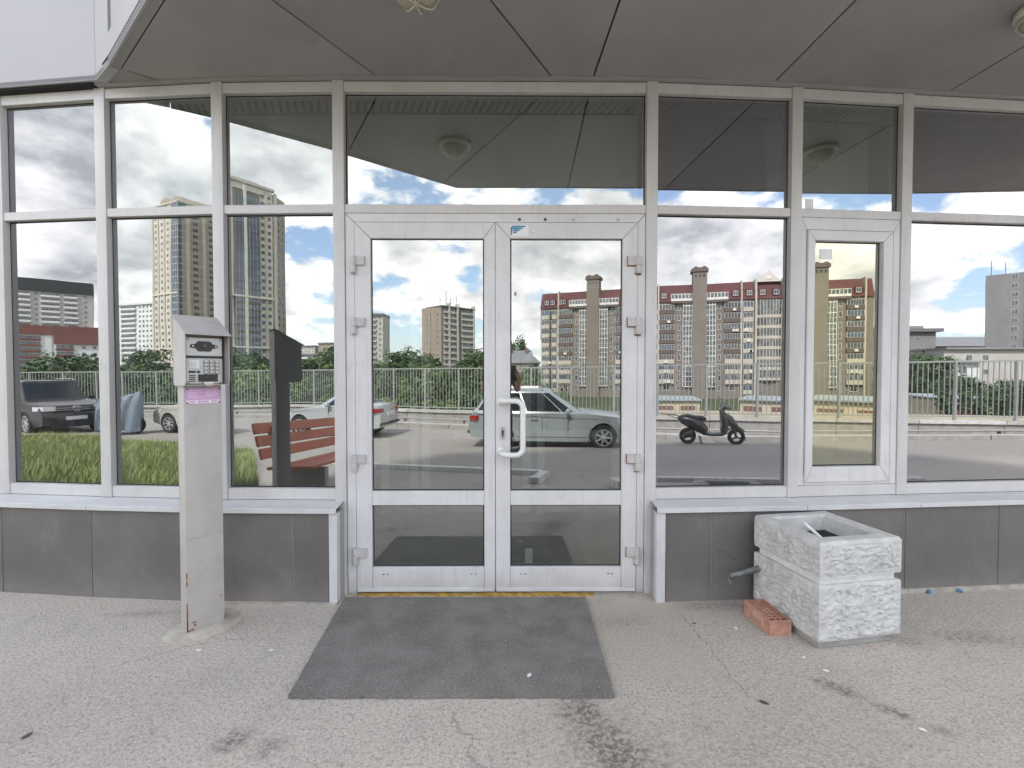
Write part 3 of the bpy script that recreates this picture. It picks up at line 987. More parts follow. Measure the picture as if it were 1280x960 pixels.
# mass of the building behind
MB().prism([(-4.6, 3.21), (-2.45, 2.97), (-2.2, 2.88), (-.46, 1.42), (1.2, 1.43), (2.8, 1.57), (4.0, 1.79), (5.4, 2.1), (5.6, 14), (-4.6, 14)], 3.34, 9.0).build('upper_storey', 'grey_panel', B)
MB().box(-4.7, -4.2, 3.3, 14, -.03, 3.33).build('side_wall', 'grey_panel', B)
MB().box(4.45, 5.6, 3.4, 14, -.03, 3.33).build('side_wall', 'grey_panel', B)
# interior seen dimly through the glass
fl = [tuple(off_v(k, -.13)) for k in range(NP + 1)]
MB().prism(fl + [(4.4, 6.6), (-4.15, 6.6)], -.02, .003).build('interior_floor', 'interior_floor', B)
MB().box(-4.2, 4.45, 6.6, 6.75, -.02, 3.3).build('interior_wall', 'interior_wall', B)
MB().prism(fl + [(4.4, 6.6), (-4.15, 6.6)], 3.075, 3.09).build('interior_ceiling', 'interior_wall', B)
q = MB()
for k in range(170):
    x = -4.0 + k * .05
    p = off_poly_point(x, -.14)
    q.prism([(p.x, p.y), (p.x + .028, p.y), (p.x + .028 - .05, p.y + .14), (p.x - .05, p.y + .14)], 3.052, 3.074)
tag(q.build('ceiling_slats', 'slat_white', B), kind='stuff')
for k in (2, 3, 4, 6):  # bulkheads drawn down as pale boards, added to brighten the upper glass
    a, b_ = off_v(k, -.30), off_v(k + 1, -.30)
    MB().prism([tuple(a), tuple(b_), tuple(b_ + Vector((0, .04))), tuple(a + Vector((0, .04)))], 2.36, 3.050).build('brightening_bulkhead', 'brightening_board', B)
# inner vestibule screen with a second door
ins = bpy.data.objects.new('inner_door', None); COL.objects.link(ins); ins.parent = B
yv = 4.55
for x0, x1 in ((-1.25, -1.17), (-.97, -.90), (-.86, -.78), (.10, .18), (.24, .31), (.95, 1.03)):
    MB().box(x0, x1, yv, yv + .06, 0.004, 2.5).build('stile', 'slat_white', ins)
for z0, z1 in ((.02, .15), (.72, .80), (2.15, 2.23)):
    for x0, x1 in ((-.78, .10), (.31, .95), (-1.17, -.97)):
        MB().box(x0 + .001, x1 - .001, yv + .004, yv + .056, z0, z1).build('rail', 'slat_white', ins)
MB().box(.06, .09, yv - .03, yv, 1.0, 1.12).build('handle', 'dark_metal', ins)
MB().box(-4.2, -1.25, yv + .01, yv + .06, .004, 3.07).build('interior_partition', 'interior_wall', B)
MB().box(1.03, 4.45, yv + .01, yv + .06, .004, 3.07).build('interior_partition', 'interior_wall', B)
for x in (-2.9, -2.05, 2.2):
    MB().box(x, x + .16, 3.5, 3.62, .004, 3.07).build('interior_post', 'slat_white', B)
# ribbed mat on the floor inside
im = MB().box(-.02, .52, 3.12, 4.25, .0035, .014).build('indoor_mat', 'interior_mat')
tag(im, 'dark ribbed mat on the floor behind the right door leaf', 'mat')

# ------------------------------------------------------------------ lamps under the canopy
def lamp(x, y, label):
    L = thing('canopy_lamp', label, 'lamp', (x, y, ZTOP - .001), 0.4, 'caged lamps under the canopy')
    flip = Matrix.Rotation(pi, 4, 'X')
    MB().lathe([(.118, 0), (.122, .006), (.122, .026), (.114, .034), (.100, .036)], 32, 0, flip).build('lamp_base', 'lamp_cage', L, smooth=True)
    MB().lathe([(.101, .0365), (.100, .050), (.092, .074), (.070, .093), (.036, .102), (.004, .104)], 32, 0, flip).build('lamp_shade', 'lamp_glass', L, smooth=True)
    ring = [(.108 * cos(a), .108 * sin(a), -.060) for a in [2 * pi * k / 28 for k in range(28)]]
    MB().tube(ring, .0035, 6, closed=True).build('cage_ring', 'lamp_cage', L, smooth=True)
    for a in (0.3, .3 + pi / 2, .3 + pi / 4 * 1.0, ):
        w_ = []
        for k in range(13):
            u = -1 + 2 * k / 12
            w_.append((.112 * u * cos(a), .112 * u * sin(a), -.034 - .078 * sqrt(max(0, 1 - u ** 4))))
        MB().tube(w_, .0030, 6).build('cage_wire', 'lamp_cage', L, smooth=True)
    MB().lathe([(.01, 0), (.01, .014), (.004, .016)], 8, 0, flip @ Matrix.Translation((.125, 0, .004))).build('screw_lug', 'dark_metal', L)
    return L
lamp(-.425, 2.17, 'round caged bulkhead lamp under the canopy above the left door leaf')
lamp(2.56, 2.33, 'round caged bulkhead lamp under the canopy above the bay right of the narrow opening window')

# ------------------------------------------------------------------ door mat
mm = bpy.data.materials.new('mat_pile'); mm.use_nodes = True
t = NT(mm.node_tree); bs = mm.node_tree.nodes['Principled BSDF']
c = t.node('ShaderNodeTexCoord').outputs['Object']
a_ = t.noise(c, 115, 3, .75); b_ = t.noise(c, 5, 5, .6); d_ = t.noise(c, 230, 2, .7); e_ = t.noise(c, 38, 4, .65)
mc = t.mix(t.step(b_, .3, .7), (.19, .178, .165), (.27, .254, .236))
mc = t.mix(t.math('MULTIPLY', t.step(a_, .46, .30), .7), mc, (.05, .05, .05))
mc = t.mix(t.math('MULTIPLY', t.step(a_, .56, .70), .65), mc, (.50, .49, .475))
mc = t.mix(t.math('MULTIPLY', t.step(d_, .60, .72), .5), mc, (.55, .54, .52))
mc = t.mix(t.math('MULTIPLY', t.step(e_, .58, .74), .35), mc, (.25, .245, .24))
t.put(bs.inputs['Base Color'], mc); bs.inputs['Roughness'].default_value = .95; bs.inputs['Specular IOR Level'].default_value = .15
bn = t.node('ShaderNodeBump'); bn.inputs['Distance'].default_value = .006
t.put(bn.inputs['Height'], t.math('ADD', a_, t.math('MULTIPLY', d_, .6))); t.l.new(bn.outputs[0], bs.inputs['Normal'])
MATS['mat_pile'] = mm
random.seed(11)
c4 = [Vector(p) for p in ((-.995, 2.822), (.437, 2.826), (.425, 1.957), (-.925, 1.952))]
def edge_pts(a, b, n, amp): return [tuple(a.lerp(b, k / n) + Vector((random.uniform(-amp, amp), random.uniform(-amp, amp)))) for k in range(n)]
outl = edge_pts(c4[0], c4[1], 40, .003) + edge_pts(c4[1], c4[2], 26, .002) + edge_pts(c4[2], c4[3], 40, .0025) + edge_pts(c4[3], c4[0], 26, .002)
o = MB().prism(outl, .0015, .017).build('door_mat', 'mat_pile')
tag(o, 'worn charcoal pile mat lying on the asphalt in front of the double door', 'mat')
# chips and petals lying about
chips = [(.075, 2.085, .0165, .015, 'small white flake lying on the charcoal door mat'), (1.18, 2.50, .003, .013, 'small white flake on the asphalt left of the perforated brick'),
         (1.42, 2.14, .003, .013, 'tiny white flake just in front of the stone planter, nearer the camera'), (1.38, 2.24, .003, .012, 'tiny white flake beside the near corner of the stone planter'),
         (1.55, 1.78, .003, .013, 'white flake among the dark stains in front of the planter'), (-1.52, 2.30, .003, .012, 'small white flake on the asphalt in front of the intercom post'),
         (-1.17, 2.30, .003, .010, 'small white flake on the asphalt close to the left edge of the door mat')]
for (x, y, z, r, lab) in chips:
    pts = [(r * random.uniform(.7, 1.2) * cos(2 * pi * k / 7), .6 * r * random.uniform(.7, 1.2) * sin(2 * pi * k / 7)) for k in range(7)]
    o = MB().prism(pts, 0, .0025).build('paint_chip', 'white_chip', None, False, (x, y, z), (0, 0, random.uniform(0, 3)))
    tag(o, lab, 'flake', 'white flakes on the ground')
for (x, y, r, lab) in ((-1.80, 1.75, .018, 'dark dead leaf on open asphalt near the lower left corner'), (1.03, 1.93, .018, 'dark dead leaf on the asphalt between door mat and planter stains'), (.98, 2.55, .010, 'tiny dark dead leaf on the cement strip near the plinth')):
    pts = [(r * cos(2 * pi * k / 6), .45 * r * sin(2 * pi * k / 6)) for k in range(6)]
    o = MB().prism(pts, 0, .003).build('dead_leaf', 'bark', None, False, (x, y, .003), (0, 0, random.uniform(0, 3)))
    tag(o, lab, 'leaf', 'dead leaves on the ground')

# ------------------------------------------------------------------ intercom post
PA = atan2(.136, .108)
P = thing('intercom_post', 'grey square steel intercom post with hooded keypad standing left of the door mat', 'intercom', (-1.666, 2.432, 0), PA)
PW, PD = .176, .088                                    # front face along local x, depth along +y
o = MB().box(0, PW, 0, PD, -.02, 1.575).build('post_tube', 'steel_grey', P); bev(o, .003, 2)
MB().box(-.0006, PW + .0006, -.0012, .0, .493, .4955).build('weld_seam', 'grey_trim', P)
rs = MB()
for k in range(14):
    z = random.choice([random.uniform(.0, .08), random.uniform(0, .5)])
    rs.box(-.0012, .003 + random.uniform(0, .002), -.0015, .002, z, z + random.uniform(.008, .04))
for k in range(7):
    x = random.uniform(.003, .045); z = random.uniform(.005, .06)
    rs.box(x, x + random.uniform(.006, .02), -.0009, .001, z, z + random.uniform(.004, .016))
rs.box(PW - .004, PW + .001, -.0012, .006, .0, .035); rs.box(PW - .02, PW - .012, -.0009, .001, .15, .156)
tag(rs.build('rust_patches', 'rust', P), kind='stuff')
# hood: two cheeks and a sloping lid round the recessed keypad
hx0, hx1 = -.014, PW + .014
sidep = [(-.060, 1.285), (-.075, 1.300), (-.075, 1.545), (.092, 1.640), (.096, 1.636), (.096, 1.300), (.085, 1.285)]
for xa, xb in ((hx0, hx0 + .004), (hx1 - .004, hx1)):
    o = MB().prism(sidep, xa, xb, axis='x').build('hood_cheek', 'steel_grey', P)
lid = [(-.092, 1.5405), (-.092, 1.5445), (.097, 1.6520), (.097, 1.6480)]
MB().prism(lid, hx0 - .003, hx1 + .003, axis='x').build('hood_lid', 'steel_grey', P)
MB().box(hx0, hx1, .0885, .0965, 1.30, 1.635).build('hood_back', 'steel_grey', P)
MB().box(hx0 + .0045, hx1 - .0045, -.074, .0, 1.286, 1.290).build('hood_floor', 'steel_grey', P)
# keypad plate
KX0, KX1 = .004, PW - .004
kp = MB().box(KX0, KX1, -.030, -.001, 1.2925, 1.425).build('keypad_plate', 'keypad_metal', P); bev(kp, .002, 1)
cp_ = MB().box(KX0, KX1, -.030, -.001, 1.436, 1.531).build('camera_plate', 'keypad_metal', P); bev(cp_, .002, 1)
MB().box(KX0, KX1, -.026, -.002, 1.4255, 1.4355).build('plate_gap', 'black_plastic', P)
RX = Matrix.Rotation(radians(90), 4, 'X')
def disc(x, z, r, y0, h, m, nm, par, seg=20, sx_=1.0):
    return MB().lathe([(r, 0), (r, h), (r * .85, h + .001)], seg, 0, Matrix.Translation((x, y0, z)) @ Matrix.Diagonal((sx_, 1, 1, 1)) @ RX).build(nm, m, par, smooth=True)
oc = [(-.034, -.018), (-.024, -.026), (.024, -.026), (.034, -.018), (.034, .018), (.024, .026), (-.024, .026), (-.034, .018)]
mx, mz = PW / 2 - .002, 1.486
MB().prism([(mx + a, mz + b) for a, b in oc], -.038, -.0302, axis='y').build('camera_bezel', 'black_plastic', cp_)
MB().prism([(mx - .062, mz - .007), (mx - .034, mz - .013), (mx + .034, mz - .013), (mx + .062, mz - .007), (mx + .062, mz + .007), (mx + .034, mz + .013), (mx - .034, mz + .013), (mx - .062, mz + .007)], -.035, -.0301, axis='y').build('camera_wing', 'black_plastic', cp_)
disc(mx, mz, .013, -.0381, .006, 'dark_metal', 'camera_lens', cp_)
for dx_ in (-.052, .052): disc(mx + dx_, mz, .0045, -.0351, .003, 'bare_steel', 'led', cp_, 10)
for r in range(4):
    for q in range(3):
        kx = .094 + q * .026; kz = 1.408 - r * .0185
        k = disc(kx, kz, .0098, -.0302, .0045, 'keypad_metal', 'key', kp, 14, 1.15)
        disc(kx, kz, .0112, -.0301, .0012, 'black_plastic', 'key_surround', kp, 14, 1.15)
lb = MB().box(.017, .062, -.0318, -.0302, 1.373, 1.414).build('instruction_label', 'paper_white', kp)
li = MB()
for k in range(5): li.box(.020, .058 - .006 * (k % 3), -.0322, -.0319, 1.378 + k * .0068, 1.3798 + k * .0068)
tag(li.build('print_lines', 'grey_trim', kp), kind='stuff')
for x0, x1, nm in ((.014, .046, 'badge'), (.052, .067, 'badge')):
    MB().box(x0, x1, -.0316, -.0302, 1.349, 1.360).build(nm, 'black_plastic', kp)
MB().box(.057, .148, -.0318, -.0302, 1.304, 1.342).build('display_window', 'black_plastic', kp)
disc(.103, .0 + 1.322, .009, -.0319, .001, 'red_dark', 'reader_eye', kp, 14)
for k in range(4): MB().box(.016, .044, -.0312, -.0302, 1.305 + k * .0095, 1.310 + k * .0095).build('speaker_slot', 'black_plastic', kp)
o = MB().prism(arc(.103, 1.303, .024, pi, 2 * pi, 10), -.040, -.0302, axis='y').build('key_reader', 'bare_steel', kp)
for (x, z) in ((.014, 1.300), (.160, 1.300), (.160, 1.52), (.014, 1.52)): disc(x, z, .0035, -.0302, .002, 'dark_metal', 'screw', kp, 8)
# lilac notice with four screws
nt = MB().box(.010, .168, -.0030, -.0012, 1.190, 1.272).build('notice', 'lilac_notice', P)
lt = MB()
for k in range(5): lt.box(.018, .018 + random.uniform(.045, .07), -.0034, -.0031, 1.222 + k * .0085, 1.2245 + k * .0085)
for k in range(4): lt.box(.098, .098 + random.uniform(.045, .062), -.0034, -.0031, 1.230 + k * .0085, 1.2325 + k * .0085)
tag(lt.build('print_lines', 'lilac_light', nt), kind='stuff')
MB().box(.012, .166, -.0034, -.0031, 1.192, 1.208).build('notice_band', 'paper_white', nt)
lt = MB()
for x0, x1 in ((.022, .050), (.062, .112), (.124, .152)): lt.box(x0, x1, -.0037, -.0035, 1.196, 1.205)
tag(lt.build('print_blocks', 'lilac_notice', nt), kind='stuff')
for (x, z) in ((.016, 1.266), (.162, 1.266), (.016, 1.196), (.162, 1.196)): disc(x, z, .0042, -.0036, .002, 'dark_metal', 'screw', nt, 8)
# mortar collar round its foot
random.seed(5)
pts = [(PW / 2 + (.135 + random.uniform(-.03, .03)) * 1.25 * cos(a), PD / 2 + (.105 + random.uniform(-.025, .025)) * 1.35 * sin(a)) for a in [2 * pi * k / 22 for k in range(22)]]
inn = [(PW / 2 + .6 * (x - PW / 2), PD / 2 + .6 * (y - PD / 2)) for x, y in pts]
q = MB(); n = 22
q.add([(x, y, -.01) for x, y in pts] + [(x * .985 + .002, y * .985 + .001, .008) for x, y in pts] + [(x, y, .018) for x, y in inn], [tuple(range(2 * n, 3 * n))] + [(k, (k + 1) % n, n + (k + 1) % n, n + k) for k in range(n)] + [(n + k, n + (k + 1) % n, 2 * n + (k + 1) % n, 2 * n + k) for k in range(n)])
q.build('mortar_collar', 'mortar', P, smooth=True)

# ------------------------------------------------------------------ stone planter
pm = bpy.data.materials.new('cast_stone'); pm.use_nodes = True
t = NT(pm.node_tree); bs = pm.node_tree.nodes['Principled BSDF']
c = t.node('ShaderNodeTexCoord').outputs['Object']
n1 = t.noise(c, 11, 5, .6); n2 = t.noise(c, 160, 3, .6)
pc_ = t.mix(t.step(n1, .3, .7), (.47, .46, .44), (.60, .59, .575))
pc_ = t.mix(t.math('MULTIPLY', t.step(n2, .52, .7), .4), pc_, (.70, .69, .67))
pc_ = t.mix(t.math('MULTIPLY', t.step(t.noise(c, 7, 8, .7, .5), .54, .72), .35), pc_, (.22, .205, .185))
t.put(bs.inputs['Base Color'], pc_); bs.inputs['Roughness'].default_value = .95
bn = t.node('ShaderNodeBump'); bn.inputs['Distance'].default_value = .0025
t.put(bn.inputs['Height'], n2); t.l.new(bn.outputs[0], bs.inputs['Normal'])
MATS['cast_stone'] = pm
mat('stone_pale', (.66, .655, .64), .95, var=.1, vscale=20, dirt=(.4, .38, .35), dscale=12)
from mathutils import noise as mnoise
PR = atan2(.083, .461)
PL = thing('planter', 'square white cast stone planter with rippled sides under the window sill', 'planter', (1.482, 2.29, 0), PR)
SZ = .468
def rough_ring(z0, z1, amp, grow):
    """rippled block: four side grids with vermiculated relief, smooth top and bottom margins"""
    q = MB()
    NX, NZ = 64, max(10, int((z1 - z0) / .0068))
    per = []
    for side in range(4):
        for k in range(NX): per.append((side, k / NX))
    for j in range(NZ + 1):
        z = z0 + (z1 - z0) * j / NZ
        for side, u in per:
            e = min(u, 1 - u) * SZ; ez = min(z - z0, z1 - z)
            fade = min(1, e / .018) * min(1, max(0, ez - .004) / .014)
            sx0 = u * SZ
            p = {0: (sx0, 0), 1: (SZ, sx0), 2: (SZ - sx0, SZ), 3: (0, SZ - sx0)}[side]
            nrm = {0: (0, -1), 1: (1, 0), 2: (0, 1), 3: (-1, 0)}[side]
            v = Vector((sx0 * 30 + z * 26 + side * 9.37, z * 62 - sx0 * 30 + side * 5.2, side * 3.13 + .37))
            w2 = Vector((sx0 * 15, z * 15, 5 + side))
            hgt = mnoise.noise(v + 1.4 * Vector((mnoise.noise(w2), mnoise.noise(w2 + Vector((7, 3, 1))), 0)))
            hgt = sin(hgt * 5.2) * .75 + .1
            d = grow + amp * hgt * fade
            if ez < .010 or e < .004: d -= .004 * (1 - min(1, ez / .010))
            q.v.append((p[0] + nrm[0] * d, p[1] + nrm[1] * d, z))
    n = len(per)
    for j in range(NZ):
        for k in range(n):
            k2 = (k + 1) % n
            q.f.append((j * n + k, j * n + k2, (j + 1) * n + k2, (j + 1) * n + k)); q.m.append(0)
    return q, n, NZ
lo, n, NZ = rough_ring(.042, .318, .0068, 0)
lo.f.append(tuple(range(n))[::-1]); lo.f.append(tuple(range(NZ * n, NZ * n + n))); lo.m += [0, 0]
lo.build('lower_block', 'cast_stone', PL, smooth=True)
o = MB().box(.022, SZ - .022, .022, SZ - .022, 0, .0415).build('plinth', 'concrete', PL); bev(o, .004, 1)
o = MB().box(.020, SZ - .020, .020, SZ - .020, .3185, .3545).build('groove', 'stone_pale', PL)
up, n, NZ = rough_ring(.355, .515, .0068, 0)
o = up.build('upper_block', 'cast_stone', PL, smooth=True)
up_bot = MB().box(.002, SZ - .002, .002, SZ - .002, .3555, .360).build('upper_bed', 'stone_pale', PL)
# hollow rim
R0, R1 = .001, .062
q = MB()
def sq(o_, z): return [(o_, o_, z), (SZ - o_, o_, z), (SZ - o_, SZ - o_, z), (o_, SZ - o_, z)]
vs = sq(-.002, .513) + sq(.008, .532) + sq(.062, .534) + sq(.074, .524) + sq(.088, .40)
fs = []
for L_ in range(4):
    for k in range(4): fs.append((L_ * 4 + k, L_ * 4 + (k + 1) % 4, L_ * 4 + 4 + (k + 1) % 4, L_ * 4 + 4 + k))
o = q.add(vs, fs).build('rim', 'cast_stone', PL, smooth=False)
MB().box(.082, SZ - .082, .082, SZ - .082, .38, .448).build('soil', 'soil', PL)
sk = MB().tube([(.16, .13, .47), (.12, .24, .545)], .008, 6).build('white_stick', 'white_chip')
sk.location = (1.50, 2.31, -.005)
sk.rotation_euler = (0, 0, PR)
tag(sk, 'short white stick leaning in the dark soil of the stone planter', 'stick')

# pipe stub reaching from the wall behind the planter
q = MB(); q.tube([(1.235, 2.70, .195), (1.42, 2.715, .235)], .0165, 12); 
o = q.build('pipe_stub', 'pipe_steel', None, smooth=True)
tag(o, 'short grey steel pipe sticking out between planter and plinth wall', 'pipe')
MB().tube([(1.228, 2.685, .193), (1.218, 2.67, .185), (1.222, 2.655, .172), (1.238, 2.662, .166), (1.240, 2.69, .178)], .005, 7).build('hook', 'pipe_steel', o, smooth=True)
wi = MB(); wi.tube([(1.150, 2.672, .36), (1.20, 2.675, .345), (1.255, 2.68, .30), (1.29, 2.685, .24)], .0012, 5)
wi = wi.build('bent_wire', 'dark_metal', None, smooth=True); tag(wi, 'thin bent wire curving down the plinth beside the pipe stub', 'wire')

# perforated brick
BR = thing('perforated_brick', 'orange perforated brick lying on the asphalt against the planter', 'brick', (1.321, 2.432, 0), radians(5))
bw, bl, bh = .118, .232, .076
o = MB().box(0, bw, 0, bl, 0, bh - .006).build('brick_body', 'brick_red', BR); 
fr = MB()
# top grid of bars between three rows of slots
rows_ = [0, .018, .048, .053, .066, .071, .100, bw]
cols = 9
for (a, b_) in ((0, .012), (.044, .050), (.070, .076), (bw - .012, bw)):
    fr.box(a, b_, 0, bl, bh - .006, bh)
for k in range(cols + 1):
    y0 = .010 + (bl - .026) * k / cols
    y0 = 0 if k == 0 else y0
    y1 = bl if k == cols else y0 + .0085
    for (a, b_) in ((.0121, .0439), (.0501, .0699), (.0761, bw - .0121)): fr.box(a, b_, y0, y1, bh - .006, bh - .0002)
tag(fr.build('slot_bars', 'brick_red', BR), kind='stuff')
MB().box(.011, bw - .011, .008, bl - .008, bh - .0065, bh - .0050).build('slot_floor', 'brick_slot', BR)

# ------------------------------------------------------------------ kerbs, retaining wall, pipes, fence (behind the camera, seen in the glass)
def strip_along(pts, wdt, z0f, z1f, name, m, kind=None, parent=None):
    """long bar following plan points; z0f/z1f give heights at each point"""
    P_ = [Vector(p) for p in pts]; n = len(P_)
    q = MB()
    for k, p in enumerate(P_):
        d = (P_[min(k + 1, n - 1)] - P_[max(k - 1, 0)]).normalized(); nn = Vector((-d.y, d.x)) * (wdt / 2)
        a, b = p + nn, p - nn
        z0, z1 = z0f(p.x, p.y), z1f(p.x, p.y)
        q.v += [(a.x, a.y, z0), (a.x, a.y, z1), (b.x, b.y, z1), (b.x, b.y, z0)]
    for k in range(n - 1):
        o_ = k * 4
        for j in range(4): q.f.append((o_ + j, o_ + (j + 1) % 4, o_ + 4 + (j + 1) % 4, o_ + 4 + j)); q.m.append(0)
    q.f += [(0, 1, 2, 3), (n * 4 - 4, n * 4 - 1, n * 4 - 2, n * 4 - 3)]; q.m += [0, 0]
    o = q.build(name, m, parent)
    if kind: tag(o, kind=kind)
    return o
def lerp_pts(a, b, n): return [(a[0] + (b[0] - a[0]) * k / n, a[1] + (b[1] - a[1]) * k / n) for k in range(n + 1)]
# white painted kerb stones edging the entrance slab
KB = thing('entrance_kerb', 'low white painted kerb edging the entrance slab, mirrored in the lower door glass', 'kerb', (0, 0, 0))
def kerb_run(pts, wdt, hgt):
    for a, b in zip(pts, pts[1:]):
        d = Vector(b) - Vector(a); L = d.length
        n = max(1, round(L / 1.0))
        for k in range(n):
            p0 = Vector(a) + d * (k / n) + d.normalized() * .004; p1 = Vector(a) + d * ((k + 1) / n) - d.normalized() * .004
            strip_along([tuple(p0), tuple((p0 + p1) / 2), tuple(p1)], wdt, lambda x, y: ground_z(x, y) - .06, lambda x, y: ground_z(x, y) + hgt, 'kerb_stone', 'white_paint', None, KB)
kerb_run([(-3.9, -2.75), (-2.27, -2.17), (-.37, -1.47), (.50, -1.16)], .11, .075)
kerb_run([(.53, -1.05), (.33, -.36)], .13, .085)
kerb_run([(1.34, -.24), (1.38, .10)], .13, .10)
kerb_run([(2.35, -.30), (3.8, .17), (5.6, .70)], .10, .06)

def fl_pt(x, s):   # point on a line parallel to the fence, s metres nearer to the facade
    return (x - .383 * s * 1.0 * .0, fence_y(x) + s * 1.083)
XF0, XF1 = -40.0, 26.0
def gz_(x, y): return plateau(y)
xsF = [XF0 + (XF1 - XF0) * k / 55 for k in range(56)]
WALLTOP = lambda x: -.115 + .0045 * x if x > -20 else -.205
RW = thing('retaining_wall', 'low dark concrete retaining wall with a pale coping under the railing', 'wall', (0, 0, 0))
for k in range(33):
    x0 = XF0 + 2 * k; x1 = x0 + 1.985
    strip_along([fl_pt(x0, 0.0), fl_pt((x0 + x1) / 2, 0), fl_pt(x1, 0)], .26, lambda x, y: -1.5, lambda x, y: WALLTOP(x) - .10, 'wall_block', 'concrete', None, RW)
    strip_along([fl_pt(x0, 0.0), fl_pt((x0 + x1) / 2, 0), fl_pt(x1, 0)], .40, lambda x, y: WALLTOP(x) - .099, lambda x, y: WALLTOP(x), 'coping_stone', 'white_paint' if k % 5 == 2 else 'joint', None, RW)
RK = thing('road_kerb', 'grey concrete kerb with a whitewashed top along the far side of the car park', 'kerb', (0, 0, 0))
for k in range(33):
    x0 = XF0 + 2 * k; x1 = x0 + 1.98
    pts = [fl_pt(x0, 1.75), fl_pt((x0 + x1) / 2, 1.75), fl_pt(x1, 1.75)]
    strip_along(pts, .22, lambda x, y: plateau(y) - .2, lambda x, y: plateau(y) + .13, 'kerb_stone', 'concrete', None, RK)
    if -20 < x0 < 20: strip_along(pts, .20, lambda x, y: plateau(y) + .128, lambda x, y: plateau(y) + .142, 'kerb_paint', 'joint', None, RK)
PRL = thing('guard_pipe', 'two low grey pipes running in front of the retaining wall', 'pipe', (0, 0, 0))
for s_, h_ in ((.75, .20), (.95, .06)):
    MB().tube([(*fl_pt(x, s_), plateau(fl_pt(x, s_)[1]) + h_) for x in xsF], .03, 8).build('pipe_run', 'grey_trim', PRL, smooth=True)
for x in xsF[::2]:
    p = fl_pt(x, .75); z = plateau(p[1])
    MB().box(p[0] - .03, p[0] + .03, p[1] - .03, p[1] + .03, z - .1, z + .17).build('pipe_bracket', 'dark_metal', PRL)
FE = thing('railing', 'pale grey steel railing of thin vertical bars behind the car park', 'fence', (0, 0, 0))
fz0 = lambda x: WALLTOP(x) + .10
fz1 = lambda x: 1.53 + .006 * x if x < 0 else 1.53 + .010 * x
for zf, hh in ((fz0, .04), (fz1, .05)):
    strip_along([fl_pt(x, 0) for x in xsF], .045, lambda x, y: zf(x) - hh / 2, lambda x, y: zf(x) + hh / 2, 'rail', 'fence_paint', None, FE)
xp = XF0 + .3; posts = []
while xp < XF1 - .3:
    p = fl_pt(xp, 0); posts.append(xp)
    MB().box(p[0] - .035, p[0] + .035, p[1] - .035, p[1] + .035, WALLTOP(xp) - .02, fz1(xp) + .02).build('post', 'fence_paint', FE)
    xp += 1.40
for x0, x1 in zip(posts, posts[1:]):
    q = MB()
    for k in range(1, 11):
        x = x0 + (x1 - x0) * k / 11; p = fl_pt(x, 0)
        q.box(p[0] - .010, p[0] + .010, p[1] - .010, p[1] + .010, fz0(x), fz1(x))
    tag(q.build('bars', 'fence_paint', FE), kind='stuff')

# ------------------------------------------------------------------ bench beside the entrance
bx, by = -2.63, 1.15
BN = thing('bench', 'red slatted bench with grey concrete ends standing by the glass left of the door', 'bench', (bx, by, 0), radians(-90 + 1.5))
# local x runs away from the glass, local y across towards the door; the bench follows the slope of the ground
tl = -.058
BL = 2.26
def bslat(name, y0, z0, wy, wz, ang):
    X_ = Matrix.Translation((0, y0, z0)) @ Matrix.Rotation(tl * -1, 4, 'Y') @ Matrix.Rotation(ang, 4, 'X')
    o = MB().box(0, BL, -wy / 2, wy / 2, -wz / 2, wz / 2, 0, X_).build(name, 'bench_red', BN); bev(o, .006, 1)
for k in range(3): bslat('back_slat', .02 + k * -.035, .53 + k * .128, .028, .110, radians(14))
for k in range(4): bslat('seat_slat', .14 + k * .125, .39 + k * .006, .108, .030, radians(3))
for xx in (.28, BL - .40):
    zz = -xx * .058
    o = MB().prism([(.04, -.2 + zz), (.56, -.2 + zz), (.56, .365 + zz), (.10, .355 + zz), (.0, .80 + zz), (-.09, .80 + zz), (.02, .33 + zz)], xx, xx + .09, axis='x').build('bench_end', 'concrete', BN); bev(o, .008, 1)

# ------------------------------------------------------------------ grass patch left of the bench
random.seed(21)
def in_patch(x, y):
    # bounded by the far edge seen in the glass and by the bench
    return y > -4.6 + (x + 12.0) * .04 - .0 and x < -2.95 - max(0, .6 - y) * .62 and x > -15 and y < 2.2
def blades(n, name, m, hmin, hmax, wd, region):
    q = MB(); c_ = 0
    while c_ < n:
        x, y = region()
        z = ground_z(x, y); h_ = random.uniform(hmin, hmax); a = random.uniform(0, 2 * pi)
        l = random.uniform(.15, .6) * h_; dx_, dy_ = cos(a) * l, sin(a) * l
        b = a + random.uniform(.8, 2.2); wx, wy = cos(b) * wd, sin(b) * wd
        o_ = len(q.v)
        q.v += [(x - wx, y - wy, z - .01), (x + wx, y + wy, z - .01), (x + dx_ * .35 + wx * .7, y + dy_ * .35 + wy * .7, z + h_ * .6), (x + dx_ * .35 - wx * .7, y + dy_ * .35 - wy * .7, z + h_ * .6), (x + dx_, y + dy_, z + h_)]
        q.f += [(o_, o_ + 1, o_ + 2, o_ + 3), (o_ + 3, o_ + 2, o_ + 4)]; q.m += [0, 0]
        c_ += 1
    me = bpy.data.meshes.new(name); me.from_pydata(q.v, [], q.f); me.materials.append(MATS[m])
    return link(name, me)
def reg_far():
    while True:
        x, y = random.uniform(-14.5, -3.0), random.uniform(-4.6, 1.8)
        if in_patch(x, y): return x, y
o = blades(110000, 'grass', 'grass', .05, .16, .006, reg_far); tag(o, 'long green grass growing beside the bench and the glass front', 'grass', kind='stuff')
o = blades(30000, 'dry_grass', 'grass_dry', .10, .26, .004, reg_far); tag(o, 'pale dry stalks standing among the long green grass', 'grass', kind='stuff')

